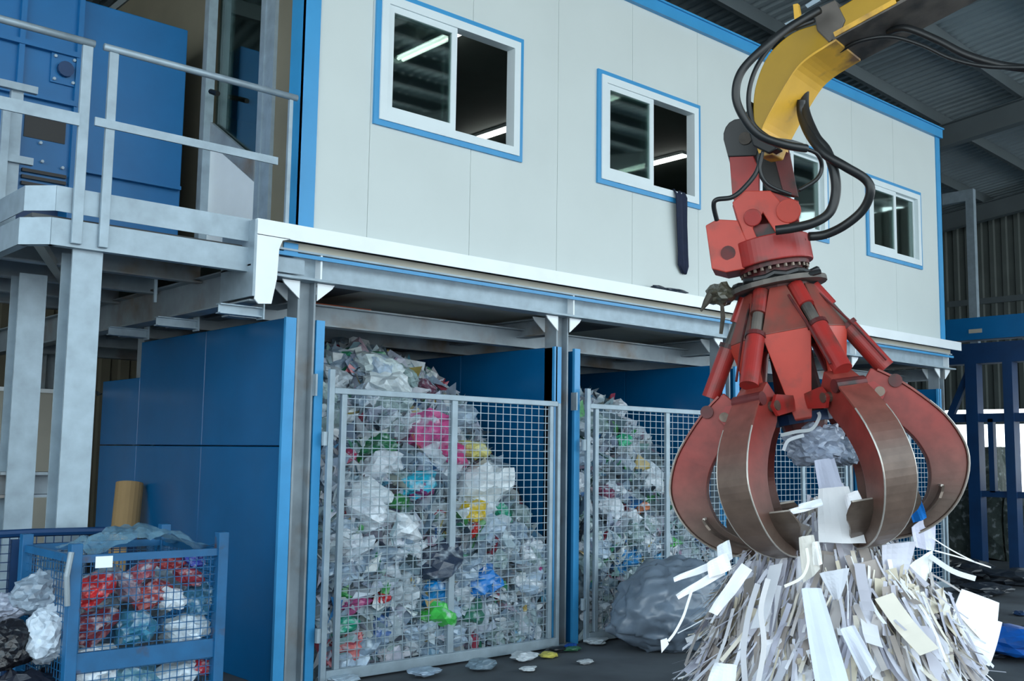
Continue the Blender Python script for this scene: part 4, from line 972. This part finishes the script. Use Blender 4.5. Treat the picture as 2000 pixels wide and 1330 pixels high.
def curvestrip(pxs, r, dep, lab, w=.02, col=(250, 250, 250)):
    pts = cr_([at(a, b_, dep) for a, b_ in pxs], 5); vs = []
    for i, p in enumerate(pts):
        d = (pts[min(i+1, len(pts)-1)]-pts[max(0, i-1)]).normalized(); s = d.cross(F).normalized(); vs += [p-s*w/2, p+s*w/2]
    return paper_obj(vs, [(i*2, i*2+1, i*2+3, i*2+2) for i in range(len(pts)-1)], srgb(*col), lab, None, 'paper_strip', 'paper', .003)
curvestrip([(1352, 1150), (1344, 1175), (1334, 1205), (1318, 1235), (1305, 1252)], 0, 5.8, 'thin curved strip dangling at the far left of the pile', .014)
quad([(1290, 1250), (1302, 1246), (1306, 1258), (1292, 1275)], 5.8, wt, 'tiny white tab at the end of the far left curved strip', 'paper_tab', 3, 0)
curvestrip([(1820, 1050), (1860, 1075), (1905, 1098)], 0, 6.1, 'upper thin white strand flying out to the right', .007)
curvestrip([(1825, 1075), (1880, 1090), (1935, 1108)], 0, 6.1, 'lower thin white strand flying out to the right', .008)
curvestrip([(1815, 1085), (1860, 1115), (1905, 1130)], 0, 6.05, 'broader pale strip flying out to the right shoulder', .03, (236, 238, 244))
curvestrip([(1532, 1145), (1565, 1128), (1578, 1100), (1575, 1070)], 0, 5.65, 'bent cream strip hooked over the front of the pile', .016, (244, 240, 226))
curvestrip([(1455, 1330), (1452, 1270), (1462, 1200), (1480, 1140)], 0, 5.5, 'long grey white ribbon at the left flank of the pile', .03, (200, 200, 206))
curvestrip([(1480, 1335), (1492, 1260), (1486, 1190), (1500, 1130)], 0, 5.45, 'second grey white ribbon at the left flank of the pile', .028, (216, 214, 216))
# load inside the claws
CRD = crumple(51, 4, .4, .9)
o = bag(at(1590, 868, 6.4), .2, srgb(150, 160, 178), 'crumpled grey blue paper bundle held inside the claws', 'paper', None, 'paper_bundle', CRD, (.19, .18, .14))
o = bag(at(1640, 880, 6.45), .2, srgb(128, 140, 156), 'smaller crumpled grey bundle at the right inside the claws', 'paper', None, 'paper_bundle', CRD, (.11, .12, .1))
curvestrip([(1525, 850), (1555, 843), (1585, 838), (1600, 815), (1598, 805)], 0, 6.2, 'curled pale strip on top of the bundle inside the claws', .02, (190, 196, 200))
curvestrip([(1530, 880), (1540, 860), (1570, 850)], 0, 6.15, 'short pale curl at the left of the bundle inside the claws', .02, (206, 212, 218))

# ================================================================== GROUND LITTER RIGHT
bt = bag(at(1985, 1212, 9.0), 1, srgb(10, 90, 180), 'blue plastic sheet lying on the ground at the right edge', 'plastic sheet', None, 'blue_sheet', crumple(61, 3, .3, .6), (.32, .4, .2)); bt.location.z = .12
random.seed(21)
for k in range(60):
    x = random.uniform(8.3, 14); yy = random.uniform(-2.9, -.3)
    c = random.choice([(200, 205, 215), (150, 156, 168), (60, 66, 76), (44, 48, 56), (36, 60, 96), (176, 182, 192)])
    r = random.uniform(.03, .1)
    bag(V((x, yy, r*.35)), r, srgb(*c), 'small scrap of film or paper littering the floor right of the pile', 'scrap', 'scraps on the floor at the right', 'floor_scrap', None, (r*1.6, r*1.1, r*.45))
for k, (x, yy, s) in enumerate([(14.2, .2, .3), (14.9, -.5, .35), (13.4, -.7, .25), (15.2, .4, .4)]):
    bag(V((x, yy, s*.3)), s, srgb(40, 46, 54), ['dark rubbish lump beyond the pile nearest the cabin column', 'dark rubbish lump before the gantry foot', 'flat dark rubbish lump right of the flying strands', 'dark rubbish lump against the gantry post'][k], 'rubbish', None, 'rubbish_lump', None, (s*1.4, s, s*.5))
